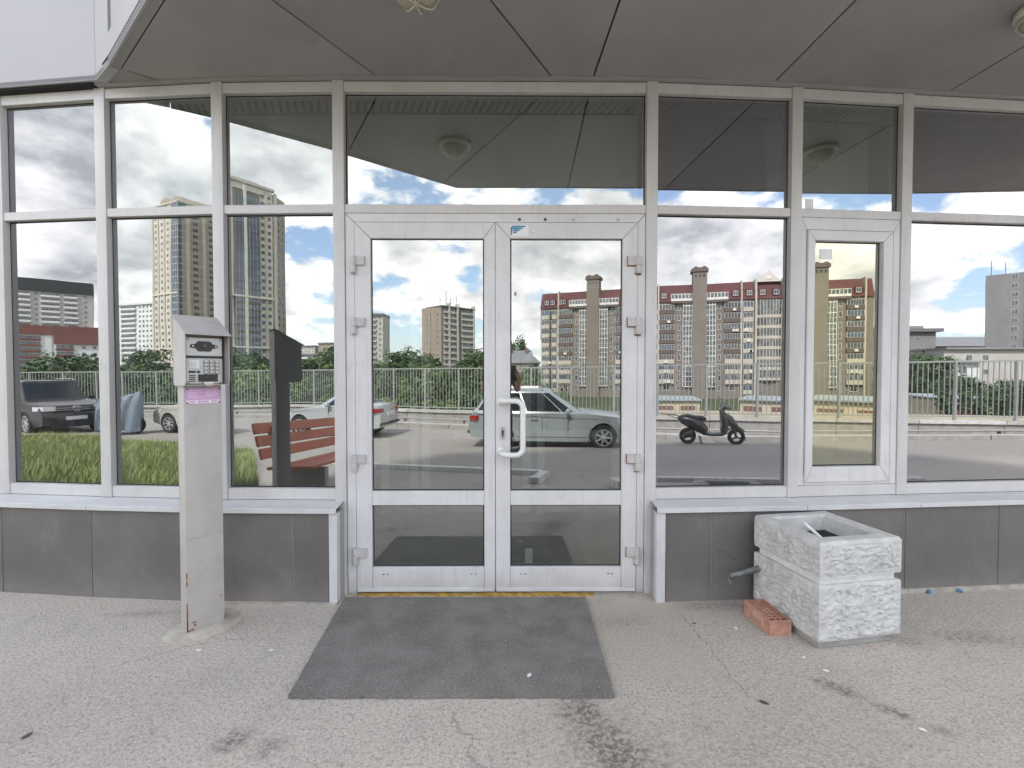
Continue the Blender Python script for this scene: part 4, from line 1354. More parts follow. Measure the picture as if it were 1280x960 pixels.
# ------------------------------------------------------------------ vehicles
def wheel(par, x, y, r, wd, side, spokes=7, name='wheel'):
    Wl = bpy.data.objects.new(name, None); COL.objects.link(Wl); Wl.parent = par; Wl.location = (x, y, r)
    R_ = Matrix.Rotation(radians(-90 * side), 4, 'X')
    h = wd / 2
    MB().lathe([(r * .66, -h), (r * .93, -h), (r, -h * .7), (r, h * .7), (r * .93, h), (r * .66, h)], 28, 0, R_, False).build('tyre', 'tyre', Wl, smooth=True)
    MB().lathe([(r * .655, -h * .9), (r * .655, h * .45), (r * .62, h * .2)], 24, 0, R_).build('wheel_well', 'dark_metal', Wl, smooth=True)
    q = MB()
    q.lathe([(r * .66, h * .75), (r * .67, h * 1.0), (r * .60, h * 1.0), (r * .585, h * .6)], 28, 0, R_, False)
    q.lathe([(r * .17, h * .4), (r * .17, h * .9), (r * .10, h * 1.0)], 14, 0, R_)
    for k in range(spokes):
        a = 2 * pi * k / spokes
        q.prism([(r * .12, -r * .085), (r * .60, -r * .055), (r * .60, r * .055), (r * .12, r * .085)], h * .45, h * .92, 0, R_ @ Matrix.Rotation(a, 4, 'Z'))
    q.build('rim', 'rim_silver', Wl, smooth=True)
    return Wl

def car(name, label, loc, rz, paint, L=4.5, Wd=1.78, H=1.48, r=.32, xf=1.42, xr=-1.32, hood=.98, belt=.95, tail=.98, cowl=.78, rooff=.10, roofr=-1.15, rearb=-1.95,
        suv=False, group=None, sedan=False):
    Cc = thing(name, label, 'car', loc, rz, group)
    hl = L / 2; hwid = Wd / 2
    ra = r + .055
    top = [(hl - .02, .34), (hl, .50), (hl - .03, .66), (hl - .16, hood - .16), (hl - .45, hood - .07), (cowl, hood + .02), (cowl - .5, belt + .02), (0, belt + .01), (rearb + .35, belt + .02), (rearb, tail), (-hl + .10, tail - .03), (-hl + .015, tail - .28), (-hl, .56), (-hl + .05, .33)]
    bot = [(xr - ra - .02, .25)] + [(xr + ra * cos(a), r + ra * sin(a)) for a in [pi - .15 - (pi - .3) * k / 9 for k in range(10)]] + [(xr + ra + .02, .23), (xf - ra - .02, .22)] + \
          [(xf + ra * cos(a), r + ra * sin(a)) for a in [pi - .15 - (pi - .3) * k / 9 for k in range(10)]] + [(xf + ra + .02, .25)]
    outl = top + bot
    ys = [-1, -.965, -.86, -.5, 0, .5, .86, .965, 1]
    q = MB(); n = len(outl); ztop = max(z for x, z in outl)
    for f in ys:
        af = abs(f)
        for (x, z) in outl:
            tap = 1 - .17 * max(0, (abs(x) - hl * .55) / (hl * .45)) ** 2
            inset = 0
            yy = f * hwid * tap
            zz = z
            if z > .75: zz = z - .05 * (af ** 6) + .018 * (1 - af * af)
            xx = x * (1 - .018 * af ** 4) if abs(x) > hl * .7 else x
            bulge = 1 - .035 * max(0, (z - .62) / .4) ** 2 - (.03 if z < .32 else 0)
            q.v.append((xx, yy * (bulge if af > .9 else 1), zz))
    for j in range(len(ys) - 1):
        for k in range(n):
            k2 = (k + 1) % n
            q.f.append((j * n + k, j * n + k2, (j + 1) * n + k2, (j + 1) * n + k)); q.m.append(0)
    q.f += [tuple(range(n)), tuple(range((len(ys) - 1) * n, len(ys) * n))]; q.m += [0, 0]
    bo = q.build('body', paint, Cc, smooth=True)
    # cabin
    bz = belt - .01; cb = hwid - .045; ct = hwid - (.20 if suv else .235)
    rz_ = H
    base = [(cowl + .02, cb * .86), (cowl - .50, cb), (rearb + .40, cb), (rearb + .02, cb * .84)]
    roof = [(rooff + .02, ct * .90), (rooff - .25, ct), (roofr + .25, ct), (roofr, ct * .88)]
    q = MB()
    def rng(pl, z, dz=0): return [(x, y, z) for x, y in pl] + [(x, -y, z) for x, y in pl[::-1]]
    vs = rng(base, bz) + rng(roof, rz_ - .05) + rng([(x * .98 - .0 if x > 0 else x + .04, y * .88) for x, y in roof], rz_ - .008) + rng([(x * .9 - .05, y * .45) for x, y in roof], rz_ + .008)
    fs = []
    for lv in range(3):
        for k in range(8): fs.append((lv * 8 + k, lv * 8 + (k + 1) % 8, lv * 8 + 8 + (k + 1) % 8, lv * 8 + 8 + k))
    fs.append(tuple(range(24, 32)))
    q.add(vs, fs).build('cabin', paint, Cc, smooth=True)
    def on(a, b, c_, d_, u, v):   # bilinear on quad a(bottom front) b(bottom rear) c(top rear) d(top front)
        p = a.lerp(b, u); p2 = d_.lerp(c_, u); return p.lerp(p2, v)
    def glass_quad(nm, A, Bq, Cq, Dq, u0, u1, v0, v1, o_, m='car_glass', slant0=0, slant1=0):
        pts = [on(A, Bq, Cq, Dq, u0, v0), on(A, Bq, Cq, Dq, u1, v0), on(A, Bq, Cq, Dq, u1 + slant1, v1), on(A, Bq, Cq, Dq, u0 + slant0, v1)]
        nn = (pts[1] - pts[0]).cross(pts[3] - pts[0]).normalized()
        if nn.dot(o_) < 0: nn = -nn
        return MB().add([tuple(p + nn * .007) for p in pts] + [tuple(p - nn * .01) for p in pts], [(0, 1, 2, 3), (0, 4, 5, 1), (1, 5, 6, 2), (2, 6, 7, 3), (3, 7, 4, 0)]).build(nm, m, Cc)
    Vb = [Vector((x, y, bz)) for x, y in base]; Vr = [Vector((x, y, rz_ - .05)) for x, y in roof]
    m_ = lambda v: Vector((v.x, -v.y, v.z))
    for sg in (1, -1):
        f = (lambda v: v) if sg > 0 else m_
        out = Vector((0, sg, .1))
        A, Bq, Cq, Dq = f(Vb[1]), f(Vb[2]), f(Vr[2]), f(Vr[1])
        glass_quad('side_window', A, Bq, Cq, Dq, .02, .47, .10, .93, out)
        glass_quad('side_window', A, Bq, Cq, Dq, .51, .96, .10, .93, out)
        glass_quad('side_window', f(Vb[0]), f(Vb[1]), f(Vr[1]), f(Vr[0]), .45, 1.0, .10, .93, out)
        glass_quad('side_window', f(Vb[2]), f(Vb[3]), f(Vr[3]), f(Vr[2]), .12, .80, .14, .92, out)
        MB().box(-.10, .10, -.012, .012, -.012, .012, 0, Matrix.Translation((-.42, sg * (hwid - .010), .80))).build('door_handle', paint, Cc)
        MB().box(-.10, .10, -.012, .012, -.012, .012, 0, Matrix.Translation((-1.28, sg * (hwid - .012), .82))).build('door_handle', paint, Cc)
        for xd in (cowl - .42, -.22, -1.05):
            MB().box(xd - .004, xd + .004, sg * (hwid - .03) - .0, sg * (hwid + .0006), .32, belt - .03).build('door_seam', 'car_trim', Cc)
        MB().box(xr + ra + .04, xf - ra - .04, sg * (hwid - .03), sg * (hwid + .004), .335, .352).build('side_trim', 'chrome' if not suv else 'bare_steel', Cc)
        mo = MB().lathe([(.02, -.09), (.085, -.07), (.10, .0), (.085, .07), (.02, .09)], 10, 0, Matrix.Translation((cowl - .42, sg * (hwid + .07), belt + .07)) @ Matrix.Rotation(radians(90), 4, 'X') @ Matrix.Diagonal((.65, .75, 1, 1))).build('wing_mirror', paint, Cc, smooth=True)
        MB().tube([(cowl - .42, sg * (hwid - .06), belt + .02), (cowl - .42, sg * (hwid + .02), belt + .05)], .025, 6).build('mirror_arm', 'car_trim', Cc)
        # lamps wrapped round the corners
        hz_ = hood - .20
        hd = MB(); 
        hd.prism([(hl - .035, sg * hwid * .50), (hl - .10, sg * hwid * .80), (hl - .42, sg * (hwid * .955)), (hl - .46, sg * hwid * .90), (hl - .20, sg * hwid * .5)], hz_ - .10, hz_ + .03)
        hd.build('headlight', 'headlight', Cc)
        MB().prism([(-hl + .025, sg * hwid * .62), (-hl + .06, sg * hwid * .86), (-hl + .26, sg * (hwid * .965)), (-hl + .30, sg * hwid * .90), (-hl + .20, sg * hwid * .62)], tail - .24, tail - .12).build('taillight', 'taillight', Cc)
        MB().tube([(rooff - .2, sg * ct * .95, rz_ - .0), (rooff - .32, sg * ct * .95, rz_ + .045), (roofr + .25, sg * ct * .95, rz_ + .045), (roofr + .12, sg * ct * .95, rz_ - .02)], .018, 6).build('roof_rail', 'bare_steel', Cc) if not sedan else None
        wheel(Cc, xf, sg * (hwid - .13), r, .21, sg); wheel(Cc, xr, sg * (hwid - .13), r, .21, sg)
        # dark wheel-arch liners
        for xw in (xf, xr):
            MB().prism([(xw + (ra + .02) * cos(a), r + (ra + .02) * sin(a)) for a in [pi * k / 12 for k in range(13)]], sg * (hwid - .30) - .02, sg * (hwid - .30) + .02, axis='y').build('arch_liner', 'car_trim', Cc)
    up = Vector((1, 0, .6))
    glass_quad('windscreen', Vb[0], m_(Vb[0]), m_(Vr[0]), Vr[0], .03, .97, .07, .95, up)
    glass_quad('rear_window', Vb[3], m_(Vb[3]), m_(Vr[3]), Vr[3], .05, .95, .12, .92, Vector((-1, 0, .5)))
    MB().box(hl - .10, hl - .012, -hwid * .45, hwid * .45, hood - .30, hood - .20).build('grille', 'car_trim', Cc)
    MB().box(hl - .06, hl + .004, -hwid * .62, hwid * .62, .27, .40).build('lower_grille', 'car_trim', Cc)
    MB().box(hl - .02, hl + .014, -.26, .26, .49, .60).build('number_plate', 'plate', Cc)
    MB().box(-hl - .012, -hl + .02, -.26, .26, .66, .77).build('number_plate', 'plate', Cc)
    MB().box(-hl - .006, -hl + .06, -hwid * .8, hwid * .8, .40, .46).build('bumper_strip', 'car_trim', Cc)
    return Cc

def gz1(x, y): return ground_z(x, y)
# dark brown off-roader turned towards the entrance
hd_ = Vector((.955, .28)).normalized(); fa = Vector((-17.2, -6.77)); 
cc = fa - hd_ * 1.45
SUV = car('parked_car', 'dark brown off-road car facing the entrance with pale headlights and round front badge', (cc.x, cc.y, gz1(cc.x, cc.y)), atan2(hd_.y, hd_.x), 'paint_brown',
          L=4.80, Wd=1.94, H=1.70, r=.375, xf=1.45, xr=-1.43, hood=1.08, belt=1.06, tail=1.10, cowl=.98, rooff=.28, roofr=-1.65, rearb=-2.15, suv=True, group='cars parked behind the entrance')
hl = 2.40
for z in (.86, .80): MB().box(hl - .10, hl + .016, -.50, .50, z - .012, z + .010).build('grille_bar', 'chrome', SUV)
q = MB()
RY = Matrix.Translation((hl + .018, 0, .835)) @ Matrix.Rotation(radians(90), 4, 'Y')
q.tube([(.095 * cos(2 * pi * k / 24), .095 * sin(2 * pi * k / 24), 0) for k in range(24)], .010, 6, 0, RY, closed=True)
# two stacked chevron letters inside the ring (local y across, z up)
def chev(pts): q.tube([(hl + .020, y, .835 + z) for y, z in pts], .008, 5)
chev([(-.034, .083), (0, .012), (.034, .083)])
chev([(-.078, .050), (-.036, -.078), (0, -.004), (.036, -.078), (.078, .050)])
q.build('round_badge', 'chrome', SUV)
for sg in (1, -1): MB().box(hl - .06, hl + .010, sg * .62 - .14, sg * .62 + .14, .46, .58).build('fog_recess', 'car_trim', SUV)
# silver estate across the car park
wx, wy = 1.16, -6.28 - .85
car('parked_car', 'silver green estate car parked side-on behind the right door leaf', (wx, wy, gz1(wx, wy)), radians(4.5), 'paint_silver',
    L=4.30, Wd=1.74, H=1.53, r=.325, xf=1.34, xr=-1.30, hood=.97, belt=.93, tail=.98, cowl=.86, rooff=.02, roofr=-1.62, rearb=-2.02, group='cars parked behind the entrance')
sx_, sy_ = -5.70, -9.45
car('parked_car', 'light silver saloon parked nose to the left, between bench and left door leaf', (sx_, sy_, gz1(sx_, sy_)), radians(180 + 7.5), 'paint_silver_light',
    L=4.2, Wd=1.76, H=1.44, r=.32, xf=1.38, xr=-1.28, hood=.90, belt=.92, tail=1.02, cowl=.80, rooff=.05, roofr=-.95, rearb=-1.62, sedan=True, group='cars parked behind the entrance')
px2, py2 = -11.75, -8.75
car('parked_car', 'pale beige car whose front shows beside the intercom post', (px2, py2, gz1(px2, py2)), radians(180 + 5), 'paint_beige',
    L=4.2, Wd=1.72, H=1.46, r=.31, xf=1.30, xr=-1.22, hood=.95, belt=.93, tail=.98, cowl=.80, rooff=.05, roofr=-1.3, rearb=-1.85, sedan=True, group='cars parked behind the entrance')

# tarpaulin-covered motorcycle
TM = thing('covered_motorcycle', 'motorcycle hidden under a blue grey tarpaulin by the railing', 'motorcycle', (-14.62, -7.30, gz1(-14.6, -7.3)), radians(-38))
q = MB(); NU, NV = 40, 16
for i in range(NU + 1):
    u = i / NU; x = -1.15 + 2.05 * u
    crest = .98 + .22 * u ** 2 - .10 * sin(u * pi) + (.05 if u > .9 else 0)
    for j in range(NV + 1):
        v = -1 + 2 * j / NV
        z = crest * (1 - abs(v) ** 2.6) + .16 + .03 * sin(u * 31 + v * 5)
        y = (.10 + .30 * abs(v) ** .6) * (1 if v >= 0 else -1) + .035 * sin(u * 40 + v * 9 + 2 * sin(u * 9))
        if abs(v) > .98: z = .14 + .05 * sin(u * 12)
        q.v.append((x, y if abs(v) > .03 else 0, z))
for i in range(NU):
    for j in range(NV):
        a = i * (NV + 1) + j; q.f.append((a, a + NV + 1, a + NV + 2, a + 1)); q.m.append(0)
q.f += [tuple(range(NV + 1)), tuple(range(NU * (NV + 1), (NU + 1) * (NV + 1)))[::-1]]; q.m += [0, 0]
q.build('tarpaulin', 'tarp', TM, smooth=True)
for x in (-.75, .72): MB().lathe([(.14, -.05), (.26, -.05), (.29, 0), (.26, .05), (.14, .05)], 20, 0, Matrix.Translation((x, 0, .29)) @ RX).build('wheel', 'tyre', TM, smooth=True)

# ------------------------------------------------------------------ scooter (faces +x)
s0 = Vector((5.94, -6.36)); s1 = Vector((7.11, -6.01)); sdv = (s1 - s0)
SC = thing('scooter', 'small black scooter with rear rack parked on its stand before the retaining wall', 'scooter', (s0.x, s0.y, gz1(6.5, -6.2) - .0), atan2(sdv.y, sdv.x))
WBs = sdv.length
def swheel(x):
    w_ = bpy.data.objects.new('wheel', None); COL.objects.link(w_); w_.parent = SC; w_.location = (x, 0, .215)
    MB().lathe([(.135, -.045), (.19, -.05), (.215, -.02), (.215, .02), (.19, .05), (.135, .045)], 24, 0, RX, False).build('tyre', 'tyre', w_, smooth=True)
    q = MB(); q.lathe([(.035, -.04), (.035, .04)], 10, 0, RX)
    for k in range(3): q.box(.02, .14, -.02, .02, -.02, .02, 0, Matrix.Rotation(2 * pi * k / 3 + .4, 4, 'Y'))
    q.lathe([(.138, -.03), (.138, .03), (.125, .03), (.125, -.03)], 20, 0, RX, False)
    q.build('rim', 'dark_metal', w_)
swheel(0); swheel(WBs)
def sect_loft(secs, name, m, seg=14, par=SC):
    """secs: list of (centre (x,z), tangent angle, half-width y, half-height)"""
    q = MB()
    for (x, z), a, wy_, hh in secs:
        for k in range(seg):
            b = 2 * pi * k / seg
            cy, ch = cos(b), sin(b)
            cy = math.copysign(abs(cy) ** .7, cy); ch = math.copysign(abs(ch) ** .7, ch)
            q.v.append((x - sin(a) * ch * hh, cy * wy_, z + cos(a) * ch * hh))
    for i in range(len(secs) - 1):
        for k in range(seg):
            k2 = (k + 1) % seg; q.f.append((i * seg + k, i * seg + k2, (i + 1) * seg + k2, (i + 1) * seg + k)); q.m.append(0)
    q.f += [tuple(range(seg))[::-1], tuple(range((len(secs) - 1) * seg, len(secs) * seg))]; q.m += [0, 0]
    return q.build(name, m, par, smooth=True)
sect_loft([((-.26, .70), -.2, .05, .03), ((-.15, .65), -.25, .13, .11), ((.10, .57), -.25, .16, .17), ((.32, .47), -.4, .17, .17), ((.46, .34), -.6, .16, .11)], 'rear_body', 'scooter_black')
sect_loft([((.40, .30), -.2, .15, .06), ((.60, .27), 0, .16, .05), ((.85, .28), .1, .16, .05), ((.95, .34), .9, .16, .06)], 'floorboard', 'scooter_black')
sect_loft([((.90, .32), 1.2, .16, .07), ((.94, .55), 1.9, .18, .10), ((.89, .78), 1.95, .15, .08), ((.84, .92), 1.95, .08, .05)], 'leg_shield', 'scooter_black')
sect_loft([((.88, .82), -.9, .07, .06), ((1.02, .66), -.9, .15, .13), ((1.18, .50), -.75, .10, .08), ((1.30, .42), -.6, .03, .03)], 'front_cowl', 'scooter_black')
sect_loft([((WBs - .24, .38), 1.0, .06, .02), ((WBs - .08, .455), .2, .075, .025), ((WBs + .10, .445), -.2, .07, .025), ((WBs + .20, .36), -.9, .05, .02)], 'mudguard', 'scooter_black')
sect_loft([((-.18, .745), 0, .08, .03), ((0, .76), -.05, .13, .045), ((.18, .715), -.2, .13, .05), ((.36, .70), 0, .12, .06), ((.46, .66), -.4, .08, .04)], 'seat', 'seat_vinyl')
sect_loft([((.10, .30), 0, .14, .11), ((-.02, .26), 0, .12, .10), ((-.10, .24), 0, .08, .07)], 'engine_casing', 'dark_metal')
sect_loft([((.84, .90), .3, .06, .05), ((.92, .98), .2, .17, .05), ((1.02, .965), -.1, .10, .05), ((1.08, .93), -.2, .04, .03)], 'handlebar_cowl', 'scooter_black')
MB().tube([(.86, -.34, 1.00), (.90, -.18, .99), (.92, 0, .99), (.90, .18, .99), (.86, .34, 1.00)], .014, 8).build('handlebar', 'black_plastic', SC, smooth=True)
for sg in (1, -1):
    MB().tube([(.88, sg * .22, 1.0), (.86, sg * .27, 1.10), (.88, sg * .30, 1.17)], .006, 6).build('mirror_stem', 'black_plastic', SC)
    MB().lathe([(.02, -.008), (.06, -.006), (.065, .004), (.05, .010)], 14, 0, Matrix.Translation((.88, sg * .30, 1.20)) @ Matrix.Rotation(radians(75), 4, 'Y') @ Matrix.Diagonal((.75, 1.1, 1, 1))).build('mirror', 'chrome', SC, smooth=True)
    MB().tube([(WBs, sg * .06, .215), (WBs - .10, sg * .06, .50)], .016, 6).build('fork', 'dark_metal', SC)
q = MB(); q.tube([(-.12, -.10, .70), (-.30, -.12, .77), (-.66, -.12, .79), (-.70, -.12, .80), (-.70, .12, .80), (-.30, .12, .77), (-.12, .10, .70)], .011, 6)
q.tube([(-.58, 0, .79), (-.34, 0, .70), (-.22, 0, .66)], .009, 6)
q.build('rear_rack', 'dark_metal', SC)
MB().tube([(-.26, .05, .62), (-.30, .05, .50), (-.42, .05, .36)], .010, 6).build('licence_stay', 'bare_steel', SC)
q = MB(); q.tube([(.30, .09, .24), (.36, .10, .0)], .013, 6); q.tube([(.30, -.09, .24), (.36, -.10, .0)], .013, 6)
q.tube([(.36, -.10, .01), (.36, .10, .01)], .010, 6)
q.build('centre_stand', 'dark_metal', SC)

# ------------------------------------------------------------------ photographer (behind the lens, mirrored beside the pull handle)
def skin_body(name, joints, edges, mats, matfn, parent=None, sub=2):
    me = bpy.data.meshes.new(name); me.from_pydata([j[0] for j in joints], edges, [])
    o = bpy.data.objects.new(name, me); COL.objects.link(o)
    sk = o.modifiers.new('skin', 'SKIN'); sk.use_smooth_shade = True
    for i, j in enumerate(joints):
        rr = j[1]; me.skin_vertices[0].data[i].radius = rr if isinstance(rr, tuple) else (rr, rr)
    me.skin_vertices[0].data[0].use_root = True
    ss = o.modifiers.new('sub', 'SUBSURF'); ss.levels = sub; ss.render_levels = sub
    dg = bpy.context.evaluated_depsgraph_get()
    nm_ = bpy.data.meshes.new_from_object(o.evaluated_get(dg))
    o.modifiers.clear(); o.data = nm_
    nm_.materials.clear()
    for m in mats: nm_.materials.append(MATS[m])
    for p in nm_.polygons:
        p.material_index = matfn(p.center); p.use_smooth = True
    if parent: o.parent = parent
    return o
PH = thing('person', 'person in dark clothes with floral print hem holding up a phone', 'person', (0, 0, 0))
gy0 = -.42
J, E_ = [], []
def j(p, r, par=None):
    J.append((p, r)); i = len(J) - 1
    if par is not None: E_.append((par, i))
    return i
cx0 = -.115
pel = j((cx0, gy0, .90), (.150, .115))
wai = j((cx0, gy0, 1.07), (.125, .095), pel)
che = j((cx0, gy0, 1.26), (.150, .105), wai)
upc = j((cx0, gy0, 1.37), (.110, .080), che)
nek = j((cx0, gy0 + .01, 1.445), .048, upc)
hed = j((cx0, gy0 + .03, 1.53), (.072, .085), nek)
crn = j((cx0, gy0 + .02, 1.625), (.062, .072), hed)
for sg in (1, -1):
    hp_ = j((cx0 + sg * .09, gy0, .82), .092, pel)
    kn = j((cx0 + sg * .10, gy0 + .015, .46), .058, hp_)
    an = j((cx0 + sg * .105, gy0 - .01, .085), .040, kn)
    to = j((cx0 + sg * .115, gy0 + .15, .035), (.038, .028), an)
    sh = j((cx0 + sg * .165, gy0, 1.365), .052, upc)
    el = j((cx0 + sg * .225, gy0 + .12, 1.115), .040, sh)
    tx_ = .090 if sg > 0 else -.066
    wr_ = j((tx_ + sg * .045, -.085, 1.29), .026, el)
    pa = j((tx_ + sg * .028, -.050, 1.325), (.034, .018), wr_)
    for f_, (dz_, ln) in enumerate(((.030, .030), (.012, .034), (-.006, .032), (-.022, .026))):
        k1 = j((tx_ + sg * .022, -.026, 1.335 + dz_), .0085, pa)
        k2 = j((tx_ + sg * .006, -.012, 1.338 + dz_), .0078, k1)
        k3 = j((tx_ - sg * (ln - .014), -.010, 1.338 + dz_), .0068, k2)
    t1 = j((tx_ + sg * .012, -.048, 1.352), .010, pa)
    t2 = j((tx_ - sg * .012, -.040, 1.362), .0085, t1)
def mfn(c_):
    if c_.z > 1.43 and c_.y < -.25: return 0
    if c_.y > -.16 and c_.z > 1.1: return 0
    if abs(c_.x - cx0) > .19 and c_.z < 1.24 and c_.z > 1.05: return 0
    if .86 < c_.z < 1.02: return 2
    return 1
body = skin_body('body', J, E_, ['skin', 'cloth_black', 'floral'], mfn, PH)
hr = MB(); hr.lathe([(.02, .115), (.06, .105), (.088, .07), (.097, .02), (.094, -.05), (.080, -.12), (.05, -.15)], 20, 0, Matrix.Translation((cx0, gy0 - .012, 1.575)) @ Matrix.Diagonal((.98, 1.0, 1, 1)))
hr.build('hair', 'hair_dark', PH, smooth=True)
fc = MB(); fc.lathe([(.002, .012), (.012, .006), (.016, -.004), (.010, -.012)], 8, 0, Matrix.Translation((cx0, gy0 + .108, 1.525)) @ Matrix.Diagonal((.8, 1, 1.6, 1)))
fc.build('nose', 'skin', PH, smooth=True)
for sg in (1, -1):
    MB().lathe([(.002, -.008), (.011, -.003), (.011, .003), (.002, .008)], 8, 0, Matrix.Translation((cx0 + sg * .03, gy0 + .103, 1.553))).build('eye', 'black_plastic', PH, smooth=True)
MB().box(cx0 - .022, cx0 + .022, gy0 + .098, gy0 + .108, 1.487, 1.494).build('mouth', 'taillight', PH)
ph = MB().box(-.066, .090, -.036, -.027, 1.335, 1.440).build('phone', 'phone_grey'); bev(ph, .003, 2)
tag(ph, 'dark phone held level in both hands by the person', 'phone')

# ------------------------------------------------------------------ buildings beyond the car park
ZB = -6.2


class Facade:
    """a wall from plan point p to q facing left of p->q; local x along, y outward, z up from ZB"""
    def __init__(self, p, q):
        self.p, self.q = Vector(p), Vector(q)
        d = self.q - self.p
        self.L = d.length; self.a = atan2(d.y, d.x)


def bld(name, label, p, q, group='apartment blocks on the skyline', cat='building'):
    f = Facade(p, q)
    o = thing(name, label, cat, (f.p.x, f.p.y, ZB), f.a, group)
    return o, f.L


def win_set(par, cells, m_frame='frame_white', m_pane='pane_mid', name='windows', d=.06, X=None, bars=1):
    """many small windows joined: frame proud of the wall, glass set in it (for facades too far to pick windows apart)"""
    q = MB()
    for (x0, x1, z0, z1) in cells:
        q.box(x0, x1, -.05, d, z0, z1, 0, X)
        w_ = (x1 - x0)
        n = max(1, bars); g = .07
        for k in range(n):
            a = x0 + g + (w_ - g) * k / n; b = x0 + (w_ - g) * (k + 1) / n
            q.box(a, b, -.04, d + .012, z0 + g, z1 - g, 1, X)
    o = q.build(name, [m_frame, m_pane], par)
    return tag(o, kind='stuff')


def bands(par, x0, x1, zs, hgt, m, name, d=.35, X=None):
    q = MB()
    for z in zs: q.box(x0, x1, -.05, d, z, z + hgt, 0, X)
    return tag(q.build(name, m, par), kind='stuff')


SHARED = {}
def shared_window(w_, h_, n, key):
    """one window mesh reused: frame, n casements, sill"""
    k = (round(w_, 2), round(h_, 2), n, key)
    if k in SHARED: return SHARED[k]
    q = MB(); q.box(-w_ / 2, w_ / 2, -.05, .05, 0, h_, 0)
    q.box(-w_ / 2 - .06, w_ / 2 + .06, -.02, .12, -.06, -.0, 0)
    g = .07
    for i in range(n):
        a = -w_ / 2 + g + (w_ - g) * i / n; b = -w_ / 2 + (w_ - g) * (i + 1) / n
        q.box(a, b, -.02, .062, g, h_ - g, 1)
    SHARED[k] = q.mesh('window', ['frame_white', key])
    return SHARED[k]
def shared_balcony(w_, n, mpar, key):
    k = ('b', round(w_, 2), n, mpar, key)
    if k in SHARED: return SHARED[k]
    q = MB(); q.box(-w_ / 2, w_ / 2, -.05, .70, -.15, .95, 2)
    q.box(-w_ / 2 + .04, w_ / 2 - .04, -.05, .62, .951, 2.35, 0)
    g = .08; W2 = w_ - .08
    for i in range(n):
        a = -W2 / 2 + g + (W2 - g) * i / n; b = -W2 / 2 + (W2 - g) * (i + 1) / n
        q.box(a, b, -.02, .632, 1.0, 2.30, 1)
    SHARED[k] = q.mesh('balcony', ['frame_white', key, mpar])
    return SHARED[k]
random.seed(31)
PANES = ['pane_mid', 'pane_dark', 'pane_mid', 'pane_blue']

# --- long brown apartment house with maroon mansard and brick shafts
u0, u1 = 3.9, 112.5
d_ = Vector((.920, .391)).normalized(); o0 = Vector((7.0, -141.0))
AP = thing('apartment_house', 'long brown apartment house with maroon mansard roof and three tall brick shafts', 'building', (o0.x, o0.y, ZB), atan2(d_.y, d_.x), 'apartment blocks on the skyline')
EV, RT, FH = 20.6 - ZB, 25.3 - ZB, 2.72
wall = MB().box(u0, u1, -15, 0, 0, EV).build('wall', 'brown_brick', AP)
q = MB()
q.add([(u0, .45, EV), (u1, .45, EV), (u1, -1.5, RT), (u0, -1.5, RT), (u0, -15, EV), (u1, -15, EV), (u1, -13, RT), (u0, -13, RT)],
      [(0, 1, 2, 3), (3, 2, 6, 7), (7, 6, 5, 4), (0, 3, 7, 4), (1, 5, 6, 2), (0, 4, 5, 1)])
q.build('roof', 'maroon_roof', AP)
shafts = [20.0, 64.0, 100.0]; gables = [42.0, 81.0]
for u in shafts:
    MB().box(u - 1.75, u + 1.75, -2, 1.5, 0, 28.0 - ZB).build('shaft', 'brown_brick', AP)
    q = MB(); z = 28.0 - ZB
    q.prism([(u - 2.1, z + .1), (u + 2.1, z + .1), (u + 2.1, z + .9), (u + 1.2, z + 1.5), (u + .9, z + 1.5), (u + .5, z + 1.2), (u - .5, z + 1.2), (u - .9, z + 1.5), (u - 1.2, z + 1.5), (u - 2.1, z + .9)], -2.3, 1.8, axis='y')
    q.build('shaft_cap', 'brown_dark', AP)
    q = MB()
    for k in range(3): q.box(u - 1.3 + k * 1.0, u - .7 + k * 1.0, 1.45, 1.52, z - 1.3, z - .5)
    tag(q.build('shaft_vents', 'pane_dark', AP), kind='stuff')
    for sg in (-1, 1):
        a, b = sorted((u + sg * 1.8, u + sg * 4.1))
        g_ = MB().box(a, b, -.05, .55, 3.8, EV - .5).build('stair_glazing', 'pane_mid', AP)
        q = MB()
        for k in range(4): q.box(a + (b - a) * k / 3 - .07, a + (b - a) * k / 3 + .07, .5, .64, 3.8, EV - .5)
        z = 3.8
        while z < EV - .5:
            q.box(a, b, .5, .62, z - .10, z + .10); q.box(a, b, .5, .62, z + FH / 2 - .05, z + FH / 2 + .05); z += FH
        tag(q.build('glazing_bars', 'frame_white', g_), kind='stuff')
        # penthouse loggia strip under the mansard
        a, b = sorted((u + sg * 1.8, u + sg * 7.2))
        lg = MB().box(a, b, -.5, .75, EV + .1, EV + 2.0).build('loggia', 'frame_white', AP)
        q = MB(); n = 6
        for k in range(n): q.box(a + (b - a) * k / n + .12, a + (b - a) * (k + 1) / n - .06, .5, .77, EV + .75, EV + 1.85)
        tag(q.build('loggia_panes', 'pane_mid', lg), kind='stuff')
        MB().box(a, b, -.1, .95, EV - .55, EV + .09).build('cornice', 'brown_dark', AP)
nfl = int((EV - 1.5) // FH)
zfl = [EV - .35 - FH * (k + 1) for k in range(nfl)]
def put(mesh, nm, x, z, par=AP): return link(nm, mesh, par, (x, 0, z))
cols_bal, cols_nar, cols_win, bays = [], [], [], []
for u in shafts:
    for sg in (-1, 1):
        cols_nar.append(u + sg * 5.1); cols_bal.append((u + sg * 8.3, 3.9)); cols_win.append((u + sg * 12.0, 2.4))
for u in gables: bays.append(u)
extra = [(52.0, 3.2), (31.0, 2.4)]
